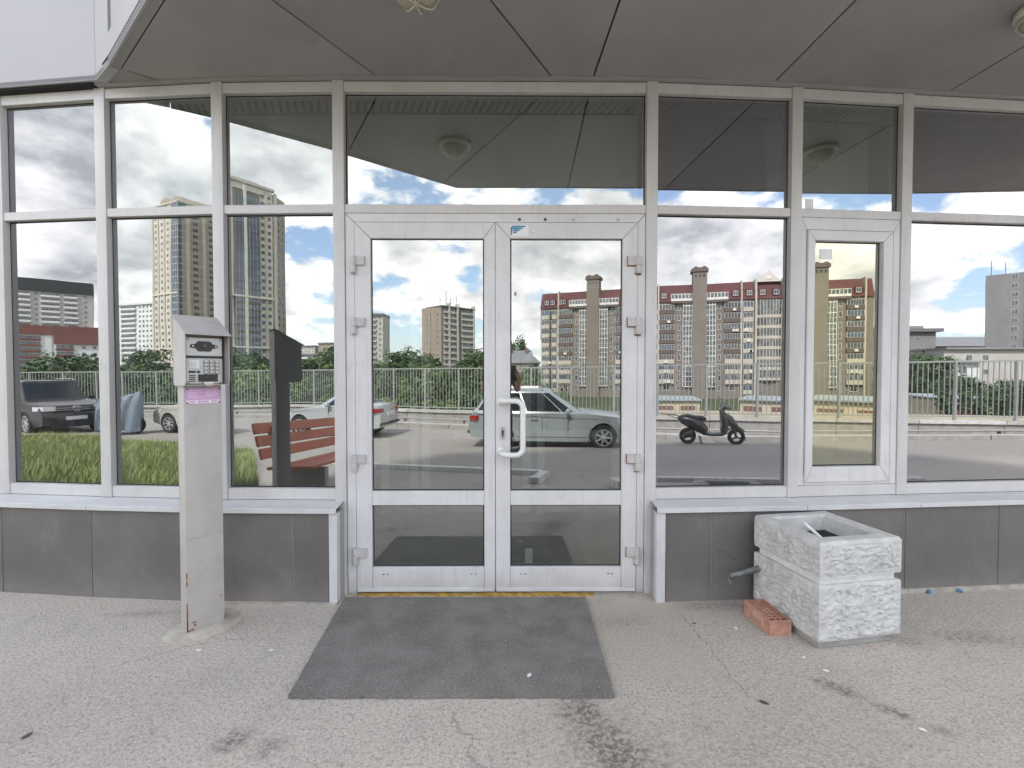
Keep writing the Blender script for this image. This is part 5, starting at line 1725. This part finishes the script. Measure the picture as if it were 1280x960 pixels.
for zi, z in enumerate(zfl):
    low = zi >= nfl - 2
    for x in cols_nar:
        if u0 < x < u1: put(shared_window(.75, 1.5, 1, random.choice(PANES)), 'window', x, z + .7)
    for x, w_ in cols_bal:
        if u0 + 1 < x < u1 - 1:
            if zi == nfl - 1: put(shared_window(1.6, 1.4, 2, 'pane_dark'), 'window', x, z + .8)
            else: put(shared_balcony(w_, random.choice((5, 6)), 'brown_dark' if zi < nfl - 4 else 'beige_render', random.choice(PANES)), 'balcony', x, z)
    for x, w_ in cols_win + extra:
        if u0 + 1.2 < x < u1 - 1.2 and not any(abs(x - b) < 3.6 for b in bays):
            put(shared_balcony(w_, 3, 'beige_render', random.choice(PANES)), 'balcony', x, z)
# first wing at the near-left end
for zi, z in enumerate(zfl):
    put(shared_balcony(3.2, 4, 'beige_render', random.choice(PANES)), 'balcony', u0 + 2.1, z)
q = MB()
MB().box(u0, u0 + 9.0, .0, .06, 4, EV - 9.5).build('painted_tint_panel', 'cream_wall', AP)  # pale sheet on the wall stands in for a yellowish tint in the reflection
for u in gables:
    g_ = MB().prism([(u - 2.9 + 5.8 * k / 8, .1 + .9 * sin(pi * k / 8)) for k in range(9)], 5.5, EV - .3).build('glazed_bay', 'pane_mid', AP)
    q = MB()
    for k in range(9):
        x = u - 2.9 + 5.8 * k / 8; y = .1 + .9 * sin(pi * k / 8)
        q.box(x - .07, x + .07, y - .04, y + .07, 5.5, EV - .3)
    for k in range(7):
        z = 5.5 + FH * k
        pts = [(u - 2.95 + 5.9 * i / 8, .14 + .92 * sin(pi * i / 8)) for i in range(9)]
        q.prism(pts + [(u + 2.9, 0), (u - 2.9, 0)], z, z + .75)
    tag(q.build('bay_bands', 'beige_render', g_), kind='stuff')
    MB().prism([(u - 2.9, RT - .3), (u + 2.9, RT - .3), (u, RT + 2.6)], -1.4, -.3, axis='y').build('gable', 'cream_wall', AP)
    MB().lathe([(.5, 0), (.5, .1)], 12, 0, Matrix.Translation((u, -.28, RT + .7)) @ Matrix.Rotation(radians(-90), 4, 'X')).build('round_window', 'frame_white', AP)
    for sg in (-1, 1): MB().box(u + sg * 3.2 - .22, u + sg * 3.2 + .22, -1.6, .7, 0, RT + .3).build('pilaster', 'beige_render', AP)
for u in shafts:
    for sg in (-1, 1):
        x = u + sg * 10.45
        if x < u1: MB().box(x - .18, x + .18, -1.6, .65, 0, RT + .15).build('pilaster', 'beige_render', AP)
for x in [u0 + 2.0, u0 + 6.5] + [u + sg * k for u in shafts for sg in (-1, 1) for k in (9.0, 12.3)] + [g_ + s_ for g_ in gables for s_ in (-1.6, 1.6)]:
    if u0 + 1 < x < u1 - 1:
        dm = MB().box(x - .85, x + .85, -1.6, .30, EV + .8, EV + 2.5).build('dormer', 'maroon_roof', AP)
        link('window', shared_window(1.2, 1.2, 2, random.choice(PANES)), dm, (x, .27, EV + 1.05))
# air conditioners
acm = MB().box(-.4, .4, 0, .35, 0, .6).mesh('air_conditioner', ['frame_white'])
for k in range(46):
    x, w_ = random.choice(cols_bal + cols_win); z = random.choice(zfl[:-1])
    if u0 + 2 < x < u1 - 2: link('air_conditioner', acm, AP, (x + random.uniform(-1, 1), .72, z + .1))

# --- pair of tall beige towers
def tower_side(par, X, L, H_, strips, nfl_, z0=0, fh=3.1):
    pass
TA, L = bld('tower_block', 'tall beige tower block with blue glazed corner strip and stepped roof, left of the pair', (-211.5, -200.0), (-190.7, -193.3))
HT = 81.5 - ZB
MB().box(0, L, -20, 0, 0, HT).build('wall', 'cream_wall', TA)
MB().box(-.6, L + .6, -20.6, .6, HT, HT + .8).build('cornice', 'beige_render', TA)
MB().prism([(2, HT + .8), (L + 0, HT + .8), (L - 2, HT + 3.4), (L - 6, HT + 4.4), (L - 8, HT + 3.2), (8, HT + 5), (4, HT + 3.8)], -16, -2, axis='y').build('roof', 'tan_brick', TA)
FT = 3.1; n = int(HT // FT)
cells = [(x, x + 1.5, z * FT + .9, z * FT + 2.4) for z in range(n) for x in (2.2, 7.4, 12.6)]
win_set(TA, cells, 'cream_wall', 'pane_mid', d=.08)
q = MB()
for x in (0, 4.6, 9.9, 15.2): q.box(x, x + 1.3, -.1, .35, 0, HT)
tag(q.build('pilasters', 'beige_render', TA), kind='stuff')
q = MB()
for z in (6 * FT, 14.5 * FT): q.box(-.1, L + .1, -.1, .5, z, z + .7)
tag(q.build('string_course', 'cream_wall', TA), kind='stuff')
MB().box(L - 4.6, L + .35, -3.5, .40, 7 * FT, HT).build('glazed_corner', 'pane_blue', TA)
q = MB()
for z in range(7, n): q.box(L - 4.65, L + .4, -3.5, .46, z * FT, z * FT + .35)
for k in range(4): q.box(L - 4.65 + k * 1.6, L - 4.45 + k * 1.6, -.1, .46, 7 * FT, HT)
tag(q.build('glazing_bars', 'grey_panel', TA), kind='stuff')
XS = Matrix.Translation((L, 0, 0)) @ Matrix.Rotation(radians(-86), 4, 'Z')
MB().box(.5, 20, -3, .25, 0, HT - 1, 0, XS).build('side_wall', 'tan_brick', TA)
q = MB()
for x in (3.5, 10.5, 17.5): q.box(x, x + 1.4, .2, .55, 0, HT - .5, 0, XS)
tag(q.build('pilasters', 'beige_render', TA), kind='stuff')
win_set(TA, [(x, x + 2.4, z * FT + .8, z * FT + 2.5) for z in range(n) for x in (6.2, 13.2)], 'frame_white', 'pane_dark', d=.32, X=XS, bars=2)
q = MB()
for z in range(n): q.box(.5, 20, .2, .36, z * FT, z * FT + .22, 0, XS)
tag(q.build('floor_bands', 'beige_render', TA), kind='stuff')

TB, L = bld('tower_block', 'tall tower block with dark curtain glazing over brick storeys, right of the pair', (-131.5, -184.3), (-117.5, -205.9))
HT = 82.3 - ZB; n = int(HT // FT)
MB().box(0, L, -20, 0, 0, HT).build('wall', 'cream_wall', TB)
MB().box(-.8, L + .8, -20.8, .8, HT, HT + 1.1).build('cornice', 'grey_panel', TB)
MB().box(4, L - 4, -16, -3, HT + 1.1, HT + 3).build('roof_house', 'grey_panel', TB)
MB().box(9.2, 20.0, -.1, .9, 0, HT - 3).build('brick_bay', 'brown_dark', TB)
q = MB()
for z in range(2, n - 1):
    for a, b in ((9.6, 13.0), (14.6, 19.7)):
        if z < 13: q.box(a, b, .7, 1.0, z * FT + .8, z * FT + 2.6)
        else: q.box(a, b, .7, 1.05, z * FT + .12, z * FT + FT - .10)
tag(q.build('bay_windows', 'pane_blue', TB), kind='stuff')
q = MB()
for z in range(2, n - 1):
    for k in range(8):
        x = 9.6 + k * 1.45
        q.box(x, x + .10, .7, 1.10, z * FT + .15, z * FT + FT - .15)
tag(q.build('glazing_bars', 'grey_panel', TB), kind='stuff')
MB().box(13.2, 14.4, -.1, 1.25, 0, HT - 1).build('pilaster', 'cream_wall', TB)
win_set(TB, [(x, x + 1.5, z * FT + .8, z * FT + 2.5) for z in range(n) for x in (1.5, 6.3, 20.7, 23.6)], 'frame_white', 'pane_dark', d=.10)
q = MB()
for x in (4.0, 22.4): q.box(x, x + 1.1, -.1, .4, 0, HT)
tag(q.build('pilasters', 'beige_render', TB), kind='stuff')
for z in (6 * FT, 13 * FT): MB().box(-.2, L + .2, -.1, 1.35, z - .4, z + .3).build('string_course', 'cream_wall', TB)
XS = Matrix.Translation((L, 0, 0)) @ Matrix.Rotation(radians(-33), 4, 'Z')
MB().box(.1, 11, -2, .05, 0, HT - 1, 0, XS).build('side_wall', 'tan_brick', TB)
MB().box(1.2, 3.4, -.1, .35, 0, HT, 0, XS).build('pilaster', 'cream_wall', TB)
win_set(TB, [(x, x + 1.7, z * FT + .8, z * FT + 2.5) for z in range(n) for x in (4.2, 7.6)], 'frame_white', 'pane_dark', d=.12, X=XS)

# --- grey panel slab with dark roof band
def slab(name, label, p, q_, H_, mwall, sections, fh=3.0, roof=None, depth=14, wd=('frame_white', 'pane_mid')):
    """sections: list of (x0,x1,kind) in fractions; kind: 'w' windows, 'b' balcony bands, 't' blank"""
    o, L = bld(name, label, p, q_)
    H_ = H_ - ZB
    MB().box(0, L, -depth, 0, 0, H_).build('wall', mwall, o)
    n = int(H_ // fh)
    for (f0, f1, kd) in sections:
        a, b = f0 * L, f1 * L
        if kd.startswith('b'):
            m = {'b': 'grey_panel', 'bw': 'white_render', 'br': 'red_brick_far', 'bg': 'grey_dark_far'}[kd]
            bands(o, a + .2, b - .2, [H_ - fh * (k + 1) + .0 for k in range(n)], 1.05, m, 'balconies', .9)
            win_set(o, [(a + .3, b - .3, H_ - fh * (k + 1) + 1.1, H_ - fh * (k + 1) + 2.45) for k in range(n)], wd[0], wd[1], bars=max(2, int((b - a) / 1.4)), d=.3, name='balcony_glazing')
        elif kd == 'w':
            nn = max(1, int((b - a) / 3.2)); st_ = (b - a) / nn
            win_set(o, [(a + st_ * (i + .5) - .75, a + st_ * (i + .5) + .75, H_ - fh * (k + 1) + .85, H_ - fh * (k + 1) + 2.3) for k in range(n) for i in range(nn)], wd[0], wd[1], bars=2)
        elif kd == 'p':
            MB().box(a, b, -.1, .5, 0, H_ + .6).build('pilaster', mwall, o)
    if roof: MB().box(-.15, L + .15, -depth - .1, .95, H_, H_ + roof[1]).build('roof_band', roof[0], o)
    return o, L, H_
slab('panel_block', 'long grey panel block with dark green roof band behind the red and white houses', (-354, -173), (-313, -226), 48.5, 'grey_panel',
     [(.0, .12, 'w'), (.12, .30, 'bw'), (.30, .36, 'w'), (.37, .45, 'w'), (.47, .60, 'bw'), (.61, .65, 'w'), (.655, .78, 'bw'), (.80, .90, 'bw'), (.91, .99, 'w')], roof=('roof_dark', 7.0))
o, L, H_ = slab('brick_house', 'white apartment house with maroon brick top and balconies, taller of the two', (-294, -163.5), (-268, -196), 20.5, 'white_render',
     [(.02, .13, 'w'), (.14, .46, 'br'), (.49, .55, 'p'), (.58, .78, 'w'), (.8, .99, 'br')], roof=('red_brick_far', 4.6))
o, L, H_ = slab('brick_house', 'lower white apartment house with maroon brick top, trees before it', (-247.0, -160.7), (-226.5, -183.5), 14.4, 'white_render',
     [(.01, .22, 'br'), (.26, .64, 'w'), (.66, .99, 'br')], roof=('red_brick_far', 4.2))
slab('panel_block', 'bright white panel block left of the tall beige tower', (-296, -252.6), (-256, -246.2), 43.0, 'white_render',
     [(.0, .18, 'w'), (.20, .55, 'bw'), (.58, .98, 'w')], roof=('white_render', 1.4))
o, L, H_ = slab('panel_block', 'narrow weathered panel block beside the hinge of the left door leaf', (-92, -261.5), (-67.9, -260.9), 33.0, 'grey_panel',
     [(.0, .45, 'w'), (.5, .86, 'b'), (.88, .99, 'w')], roof=('grey_dark_far', 1.2))
# brown tower with two faces
BT, L, H_ = slab('panel_tower', 'brown brick tower with pale balcony stacks and roof aerials', (-32.9, -240.5), (-17.2, -256.2), 35.0, 'brown_brick',
     [(.05, .40, 'b'), (.45, .53, 'p'), (.58, .95, 'b')], roof=('brown_dark', .8), depth=13)
for x in (.2, .45, .95): MB().box(L * x - .4, L * x + .4, -1, 1.2, 0, H_ + 2.2).build('rib', 'grey_panel', BT)
XS = Matrix.Rotation(radians(74), 4, 'Z') @ Matrix.Translation((-12.5, 0, 0))
MB().box(0, 12.4, -1, .2, 0, H_ - .2, 0, XS).build('side_wall', 'tan_brick', BT)
win_set(BT, [(x, x + .9, k * 3 + 1, k * 3 + 2.3) for k in range(13) for x in (3.2, 5.4, 9.6)], 'frame_white', 'pane_dark', d=.26, X=XS)
q = MB()
for x, h_ in ((2, 5), (6, 8), (9, 6), (13, 7), (15, 4)): q.box(x, x + .14, -4, -3.86, H_, H_ + h_)
tag(q.build('aerials', 'dark_metal', BT), kind='stuff')
# low yellow brick house
YH, L, H_ = slab('brick_cottage', 'low tan brick house with grey hipped roof beside the long brown house', (-8.0, -144.5), (10.6, -144.2), 4.4, 'tan_brick', [(.02, .98, 'w')], fh=2.8)
q = MB(); q.add([(-.6, .7, H_), (L + .6, .7, H_), (L + .6, -14.6, H_), (-.6, -14.6, H_), (4, -7, H_ + 4.2), (L - 4, -7, H_ + 4.2)], [(0, 1, 5, 4), (1, 2, 5), (2, 3, 4, 5), (3, 0, 4), (0, 3, 2, 1)])
q.build('roof', 'roof_grey', YH)
for x in (4, 9, 14): MB().box(x, x + .9, -6, -5, H_ + 2, H_ + 5).build('chimney', 'red_brick_far', YH)
# hillside low-rises far away
random.seed(8)
for k, (x, y, w_, z, lab) in enumerate(((-222, -408, 17, 20, 'far low brick block on the wooded ridge, first of four from the tower'), (-203, -402, 15, 24, 'far low brick block on the ridge, second of four from the tower'),
                                   (-184, -396, 17, 26, 'far low brick block on the ridge, third of four from the tower'), (-163, -389, 16, 28, 'far pale block on the ridge, nearest the glass door'))):
    slab('hill_block', lab, (x, y), (x + w_, y + 4), z, ['tan_brick', 'grey_panel', 'tan_brick', 'beige_render'][k], [(.02, .98, 'w')], roof=('roof_grey', .8))
slab('long_shed', 'long pale low building in front of the ridge blocks', (-190, -330), (-150, -322), 14.0, 'white_render', [(.02, .98, 'bw')], roof=('roof_grey', .6))
# grey concrete tower and its neighbours at the right
GTW, L, H_ = slab('office_tower', 'grey concrete office tower with one stack of windows and roof masts', (168.2, -114.0), (173.8, -106.2), 31.0, 'grey_far', [(.42, .86, 'w')], fh=2.6, depth=16)
MB().box(L + .05, L + 30, -16, -1.2, 0, H_ + .8).build('rear_wing', 'grey_dark_far', GTW)
MB().box(L - 1.2, L + .04, -4, .4, 0, H_ + .3).build('rib', 'grey_far', GTW)
q = MB()
for x, h_ in ((1, 5), (4, 4), (9, 3), (14, 6)): q.box(x, x + .2, -3, -2.8, H_, H_ + h_)
q.box(19, 19.4, -5, -4.6, H_ + .8, H_ + 9); q.box(21, 21.4, -5, -4.6, H_ + .8, H_ + 9)
for k in range(5): q.box(19, 21.4, -4.95, -4.65, H_ + 1.5 + k * 1.6, H_ + 1.7 + k * 1.6)
tag(q.build('masts', 'grey_dark_far', GTW), kind='stuff')
CN, L, H_ = slab('cornice_house', 'old grey house with a heavy roof cornice right of the narrow window', (166, -159.5), (198.2, -152.5), 17.6, 'grey_far', [(.3, .7, 'w'), (.72, .98, 'w')], fh=4.2)
MB().box(-1, L + 1.8, -15, 1.6, H_, H_ + 1.3).build('cornice', 'grey_dark_far', CN)
MB().box(L * .5, L * .9, -12, -2, H_ + 1.3, H_ + 2.6).build('roof_house', 'grey_far', CN)
RD, L, H_ = slab('red_hall', 'long dark red brick hall with a grey roof before the office tower', (228, -188.2), (300, -175), 14.0, 'red_brick_far', [(.25, .6, 'w')], fh=5)
q = MB(); q.add([(-1, 1, H_), (L + 1, 1, H_), (L + 1, -15, H_), (-1, -15, H_), (-1, -7, H_ + 5), (L + 1, -7, H_ + 5)], [(0, 1, 5, 4), (2, 3, 4, 5), (0, 4, 3), (1, 2, 5), (0, 3, 2, 1)])
q.build('roof', 'roof_grey', RD)
LG, L, H_ = slab('pale_hall', 'low pale concrete hall with a flat roof below the office tower', (128.0, -94.5), (165, -84), 7.2, 'grey_panel', [(.1, .3, 'w'), (.55, .8, 'bg')], fh=3.6, roof=('grey_far', .5))
WH, L, H_ = slab('white_house', 'small white house with four square windows below the red hall', (101, -76.5), (110, -73.6), 3.4, 'white_render', [(.35, .98, 'w')], fh=3.0, roof=('roof_grey', .3))

# ------------------------------------------------------------------ garages and parked cars on the lower ground
def garage(label, x0, y0, x1, y1, ztop, nd):
    p, q_ = Vector((x0, y0)), Vector((x1, y1)); d = q_ - p; L = d.length
    zg = ground_z(x0, y0)
    G = thing('garage', label, 'garage', (x0, y0, zg), atan2(d.y, d.x), 'cream garages on the lower ground')
    h_ = ztop - zg
    MB().box(0, L, -5, 0, -.3, h_ - .75).build('wall', 'garage_cream', G)
    q = MB(); q.add([(-.2, .35, h_ - .7), (L + .2, .35, h_ - .7), (L + .2, -5.2, h_ - .5), (-.2, -5.2, h_ - .5), (-.2, .35, h_ - .55), (L + .2, .35, h_ - .55), (L + .2, -5.2, h_ - .35), (-.2, -5.2, h_ - .35)],
                    [(0, 1, 2, 3), (4, 7, 6, 5), (0, 4, 5, 1), (1, 5, 6, 2), (2, 6, 7, 3), (3, 7, 4, 0)]); q.build('roof', 'roof_blue', G)
    for k in range(nd):
        a = L * (k + .14) / nd; b = L * (k + .80) / nd
        MB().box(a, b, -.1, .06, -.3, (h_ - .75) * .86).build('garage_door', 'garage_door', G)
        MB().box(a, b, -.1, .05, h_ - .74, h_ - .72).build('vent_strip', 'pane_dark', G)
garage('cream garage with red brown door, left of the scooter handlebar', 23.2, -47.2, 27.9, -45.8, -1.15, 2)
garage('cream garages with grey blue roof, right of the scooter', 31.2, -43.2, 35.2, -39.6, -1.0, 2)
garage('cream garages with red brown doors, behind the narrow opening window', 33.6, -31.8, 37.4, -27.4, -.45, 2)
garage('small dark red shed over a cream wall at the right', 50.2, -34.4, 55.6, -33.2, -.6, 1)
def wall_thing(nm, label, a, b, z1, m):
    za = ground_z(*a)
    o = strip_along([a, ((a[0] + b[0]) / 2, (a[1] + b[1]) / 2), b], .25, lambda x, y: za - 1, lambda x, y: z1, nm, m)
    tag(o, label, 'wall')
wall_thing('yard_wall', 'long cream yard wall on the lower ground behind the railing', (14, -33), (41, -21), -1.7, 'garage_cream')
random.seed(17)
cnt = 0
spots = [(28.2, -50.0, 'white', 'small white car parked on the lower ground, beside the first garage'), (30.4, -49.2, 'dark', 'small dark car parked on the lower ground between two white cars'), (32.6, -48.4, 'white', 'small white car parked on the lower ground behind the scooter handlebar'),
         (20.5, -52.5, 'maroon', 'small maroon car parked on the lower ground near the brown house'), (17.5, -53.5, 'white', 'small white car parked on the lower ground, first of its row'), (39.0, -45.5, 'silver_light', 'small silver car parked on the lower ground at the end of the row')]
for x, y, pc, lab in spots:
    car('far_car', lab, (x, y, ground_z(x, y)), radians(23 + random.choice((0, 180))), 'paint_' + pc, L=4.3, group='cars parked on the lower ground')

# ------------------------------------------------------------------ trees
def leaf_cloud(seed, rx, rz, n, leaf, lobes):
    """crown mesh around the origin: leaf-sized faces gathered in clumps on several lobes, with gaps"""
    rnd = random.Random(seed); vs, fs = [], []
    cl = []
    for _ in range(lobes):
        a = rnd.uniform(0, 2 * pi); h_ = rnd.uniform(-.85, .95); rr = sqrt(max(.05, 1 - h_ * h_)) * rnd.uniform(.35, .95)
        cl.append((Vector((rx * rr * cos(a), rx * rr * sin(a), rz * h_)), rnd.uniform(.22, .42) * rx))
    for _ in range(n):
        c_, r_ = rnd.choice(cl)
        d = Vector((rnd.gauss(0, 1), rnd.gauss(0, 1), rnd.gauss(0, 1))).normalized()
        p = c_ + d * r_ * (rnd.random() ** .35)
        nrm = (d + Vector((rnd.uniform(-.8, .8), rnd.uniform(-.8, .8), rnd.uniform(-.2, .9)))).normalized()
        t1 = nrm.orthogonal().normalized(); t2 = nrm.cross(t1)
        a = rnd.uniform(0, pi); u = t1 * cos(a) + t2 * sin(a); v = nrm.cross(u)
        s_ = leaf * rnd.uniform(.6, 1.3); o_ = len(vs)
        vs += [tuple(p - u * s_), tuple(p + v * s_ * .55), tuple(p + u * s_), tuple(p - v * s_ * .55)]
        fs.append((o_, o_ + 1, o_ + 2, o_ + 3))
    return vs, fs
CROWN = {}
for m in ('leaf_mid', 'leaf_dark', 'leaf_light'):
    for sd_ in (1, 2):
        vs, fs = leaf_cloud(hash(m) % 97 * 0 + sd_ * 13 + len(m), 1.0, 1.05, 2600, .075, 26)
        me = bpy.data.meshes.new('crown'); me.from_pydata(vs, [], fs); me.materials.append(MATS[m]); CROWN[(m, sd_)] = me
tb = MB(); tb.tube([(0, 0, 0), (.03, .02, .35), (0, .05, .7), (.02, 0, 1.0)], [.055, .045, .03, .015], 8)
for k in range(5):
    a = k * 1.3; z = .45 + .09 * k
    tb.tube([(.02, .02, z), (.18 * cos(a), .18 * sin(a), z + .14), (.34 * cos(a), .34 * sin(a), z + .22)], [.022, .014, .006], 6)
TRUNK = tb.mesh('trunk', ['bark'])
KIND = {'leaf_mid': 'mid green', 'leaf_dark': 'dark green', 'leaf_light': 'light green'}
def tree(x, y, ztop, r, m, label, zb=None):
    z0 = ground_z(x, y) if zb is None else zb
    h_ = ztop - z0
    T_ = thing('leafy_tree', label, 'tree', (x, y, z0 - .1), random.uniform(0, 6), 'trees beyond the railing')
    tr_ = link('trunk', TRUNK, T_); tr_.scale = (h_ * .55, h_ * .55, h_ * .8)
    cr_ = link('crown', CROWN[(m, random.choice((1, 2)))], T_, (0, 0, h_ * .58)); cr_.scale = (r * .8, r * .8, h_ * .31)
    return T_
random.seed(4)
TREES = [(-73, -40, 2.4, 5, 0), (-58.6, -32.8, 2.7, 4.5, 1), (-84.6, -52.8, 5.6, 6, 1), (-87, -57.4, 5.0, 6, 1), (-62.6, -42.2, 2.4, 4.5, 0), (-57.8, -45.9, 3.4, 4.5, 1), (-70.2, -59.1, 4.6, 5.5, 0),
         (-71.9, -63.9, 5.6, 6, 1), (-51.4, -46.9, 2.6, 4.5, 0), (-44, -62.3, 5.2, 5, 0), (-45.3, -67.3, 4.8, 5, 1), (-34.5, -52.7, 3.2, 4.5, 2), (-35.8, -62.7, 4.0, 5, 1), (-35.9, -67.7, 3.9, 5, 0),
         (-31.2, -62.9, 5.0, 4.6, 0), (-31.1, -68, 6.0, 5, 1), (-26, -60, 3.4, 5, 1), (-19.2, -64.5, 3.4, 5, 0), (-20.4, -84.6, 6.4, 5.5, 1), (-19.6, -94.6, 7.4, 5.5, 1), (-13.7, -74.4, 4.6, 5, 0), (-10, -66, 2.6, 4.5, 1),
         (-7.1, -94.4, 6.2, 5, 1), (-4.6, -84.4, 6.4, 5, 0), (-1.5, -70, 3.4, 4.5, 1), (3.3, -184.5, 17, 8, 1), (2.6, -64.2, 3.0, 4.2, 1), (89.9, -69.8, 6, 6, 1), (103.2, -77.6, 7.2, 6, 1), (73.8, -52.3, 3.4, 5, 1),
         (49.1, -31.3, 1.0, 2.6, 1), (52.6, -29.8, 1.2, 2.6, 1), (46.9, -25.0, 1.0, 2.4, 1), (72.1, -42.4, 2.4, 4.5, 1), (62, -41, 1.8, 4, 1), (3.9, -54.2, 1.0, 3.4, 0)]
MS = ['leaf_mid', 'leaf_dark', 'leaf_light']
def where(x, y):
    a = math.degrees(atan2(x, -(y - 5.8)))
    for lim, s_ in ((-53, 'below the maroon topped houses'), (-47, 'below the white panel block'), (-38, 'at the foot of the tall beige tower'), (-30, 'at the glazed tower'), (-20, 'below the far ridge blocks'), (-12, 'beside the narrow panel block'),
                    (-7, 'left of the brown tower'), (-1, 'right of the brown tower'), (6, 'beside the low tan house'), (60, 'below the cornice house at the right')):
        if a < lim: return s_
    return 'behind the railing'
seen_lab = {}
order = ['', ' nearest the railing', ' second from the railing', ' third from the railing', ' fourth from the railing', ' fifth from the railing', ' sixth from the railing', ' seventh from the railing', ' eighth from the railing']
byplace = {}
for tt in TREES: byplace.setdefault(where(tt[0], tt[1]), []).append(tt)
for pl, ts in byplace.items():
    ts.sort(key=lambda q_: hypot(q_[0], q_[1]))
    for k, (x, y, zt, r, mi) in enumerate(ts):
        suffix = '' if len(ts) == 1 else (order[k + 1] if k + 1 < len(order) else ' farthest off')
        tree(x, y, zt + .5 - random.uniform(0, 2.0) * (y > -100), r, MS[mi], '%s tree %s,%s' % (KIND[MS[mi]], pl, suffix) if suffix else '%s tree %s' % (KIND[MS[mi]], pl))
# bushes crowding the slope just behind the railing
BUSH = [(-17.6, -23.9, 1.0, 2), (-15.6, -21.5, .9, 0), (-13.7, -21.4, 1.1, 2), (-11.8, -20.6, 1.0, 0), (-9.6, -21.5, 1.0, 2), (-7.2, -22.3, 1.1, 0), (-4.9, -19.6, .9, 2), (-3.8, -21.0, 1.0, 0), (-1.8, -20.2, .9, 1), (.4, -20.6, .8, 0), (2.4, -22, .7, 1),
        (-21, -22.5, .9, 2), (-25, -20.5, .8, 0), (-29, -19, .7, 2), (-33, -18, .8, 0), (-38, -17, .8, 1), (-10.1, -18.8, .1, 2), (-6.0, -17.3, .0, 2), (-2.9, -16.4, .0, 2)]
BUSH.sort(key=lambda q_: q_[0])
ORD = 'first second third fourth fifth sixth seventh eighth ninth tenth eleventh twelfth thirteenth fourteenth fifteenth sixteenth seventeenth eighteenth nineteenth twentieth'.split()
for k, (x, y, zt, mi) in enumerate(BUSH):
    z0 = ground_z(x, y); h_ = zt - z0
    o = link('bush', CROWN[(MS[mi], 1 + k % 2)], None, (x, y, z0 + h_ * .45)); o.scale = (1.9, 1.9, h_ * .55); o.rotation_euler = (0, 0, k * 1.7)
    tag(o, '%s bush close behind the railing, %s from the off-road car end' % (KIND[MS[mi]], ORD[k]), 'bush', 'bushes behind the railing')
# far wooded ridge
q = MB(); random.seed(9)
me_v, me_f = leaf_cloud(77, 1, 1, 200, .2, 10)
vs, fs = [], []
rnd = random.Random(5)
for k in range(15000):
    a = radians(rnd.uniform(-64, 62)); dist = rnd.uniform(190, 330)
    hgt = 6 + 5 * mnoise.noise(Vector((a * 9, 0, 0))) + (7 if radians(-32) < a < radians(-8) else 0)
    if a > radians(3): hgt = 4
    z = ZB + hgt * rnd.random() ** .6
    p = Vector((sin(a) * dist, -cos(a) * dist, z))
    s_ = rnd.uniform(.8, 1.9); u = Vector((rnd.gauss(0, 1), rnd.gauss(0, 1), rnd.gauss(0, .6))).normalized(); v = u.orthogonal().normalized()
    o_ = len(vs); vs += [tuple(p - u * s_), tuple(p + v * s_ * .7), tuple(p + u * s_), tuple(p - v * s_ * .7)]; fs.append((o_, o_ + 1, o_ + 2, o_ + 3))
me = bpy.data.meshes.new('far_woodland'); me.from_pydata(vs, [], fs); me.materials.append(MATS['leaf_dark'])
tag(link('far_woodland', me), kind='stuff')
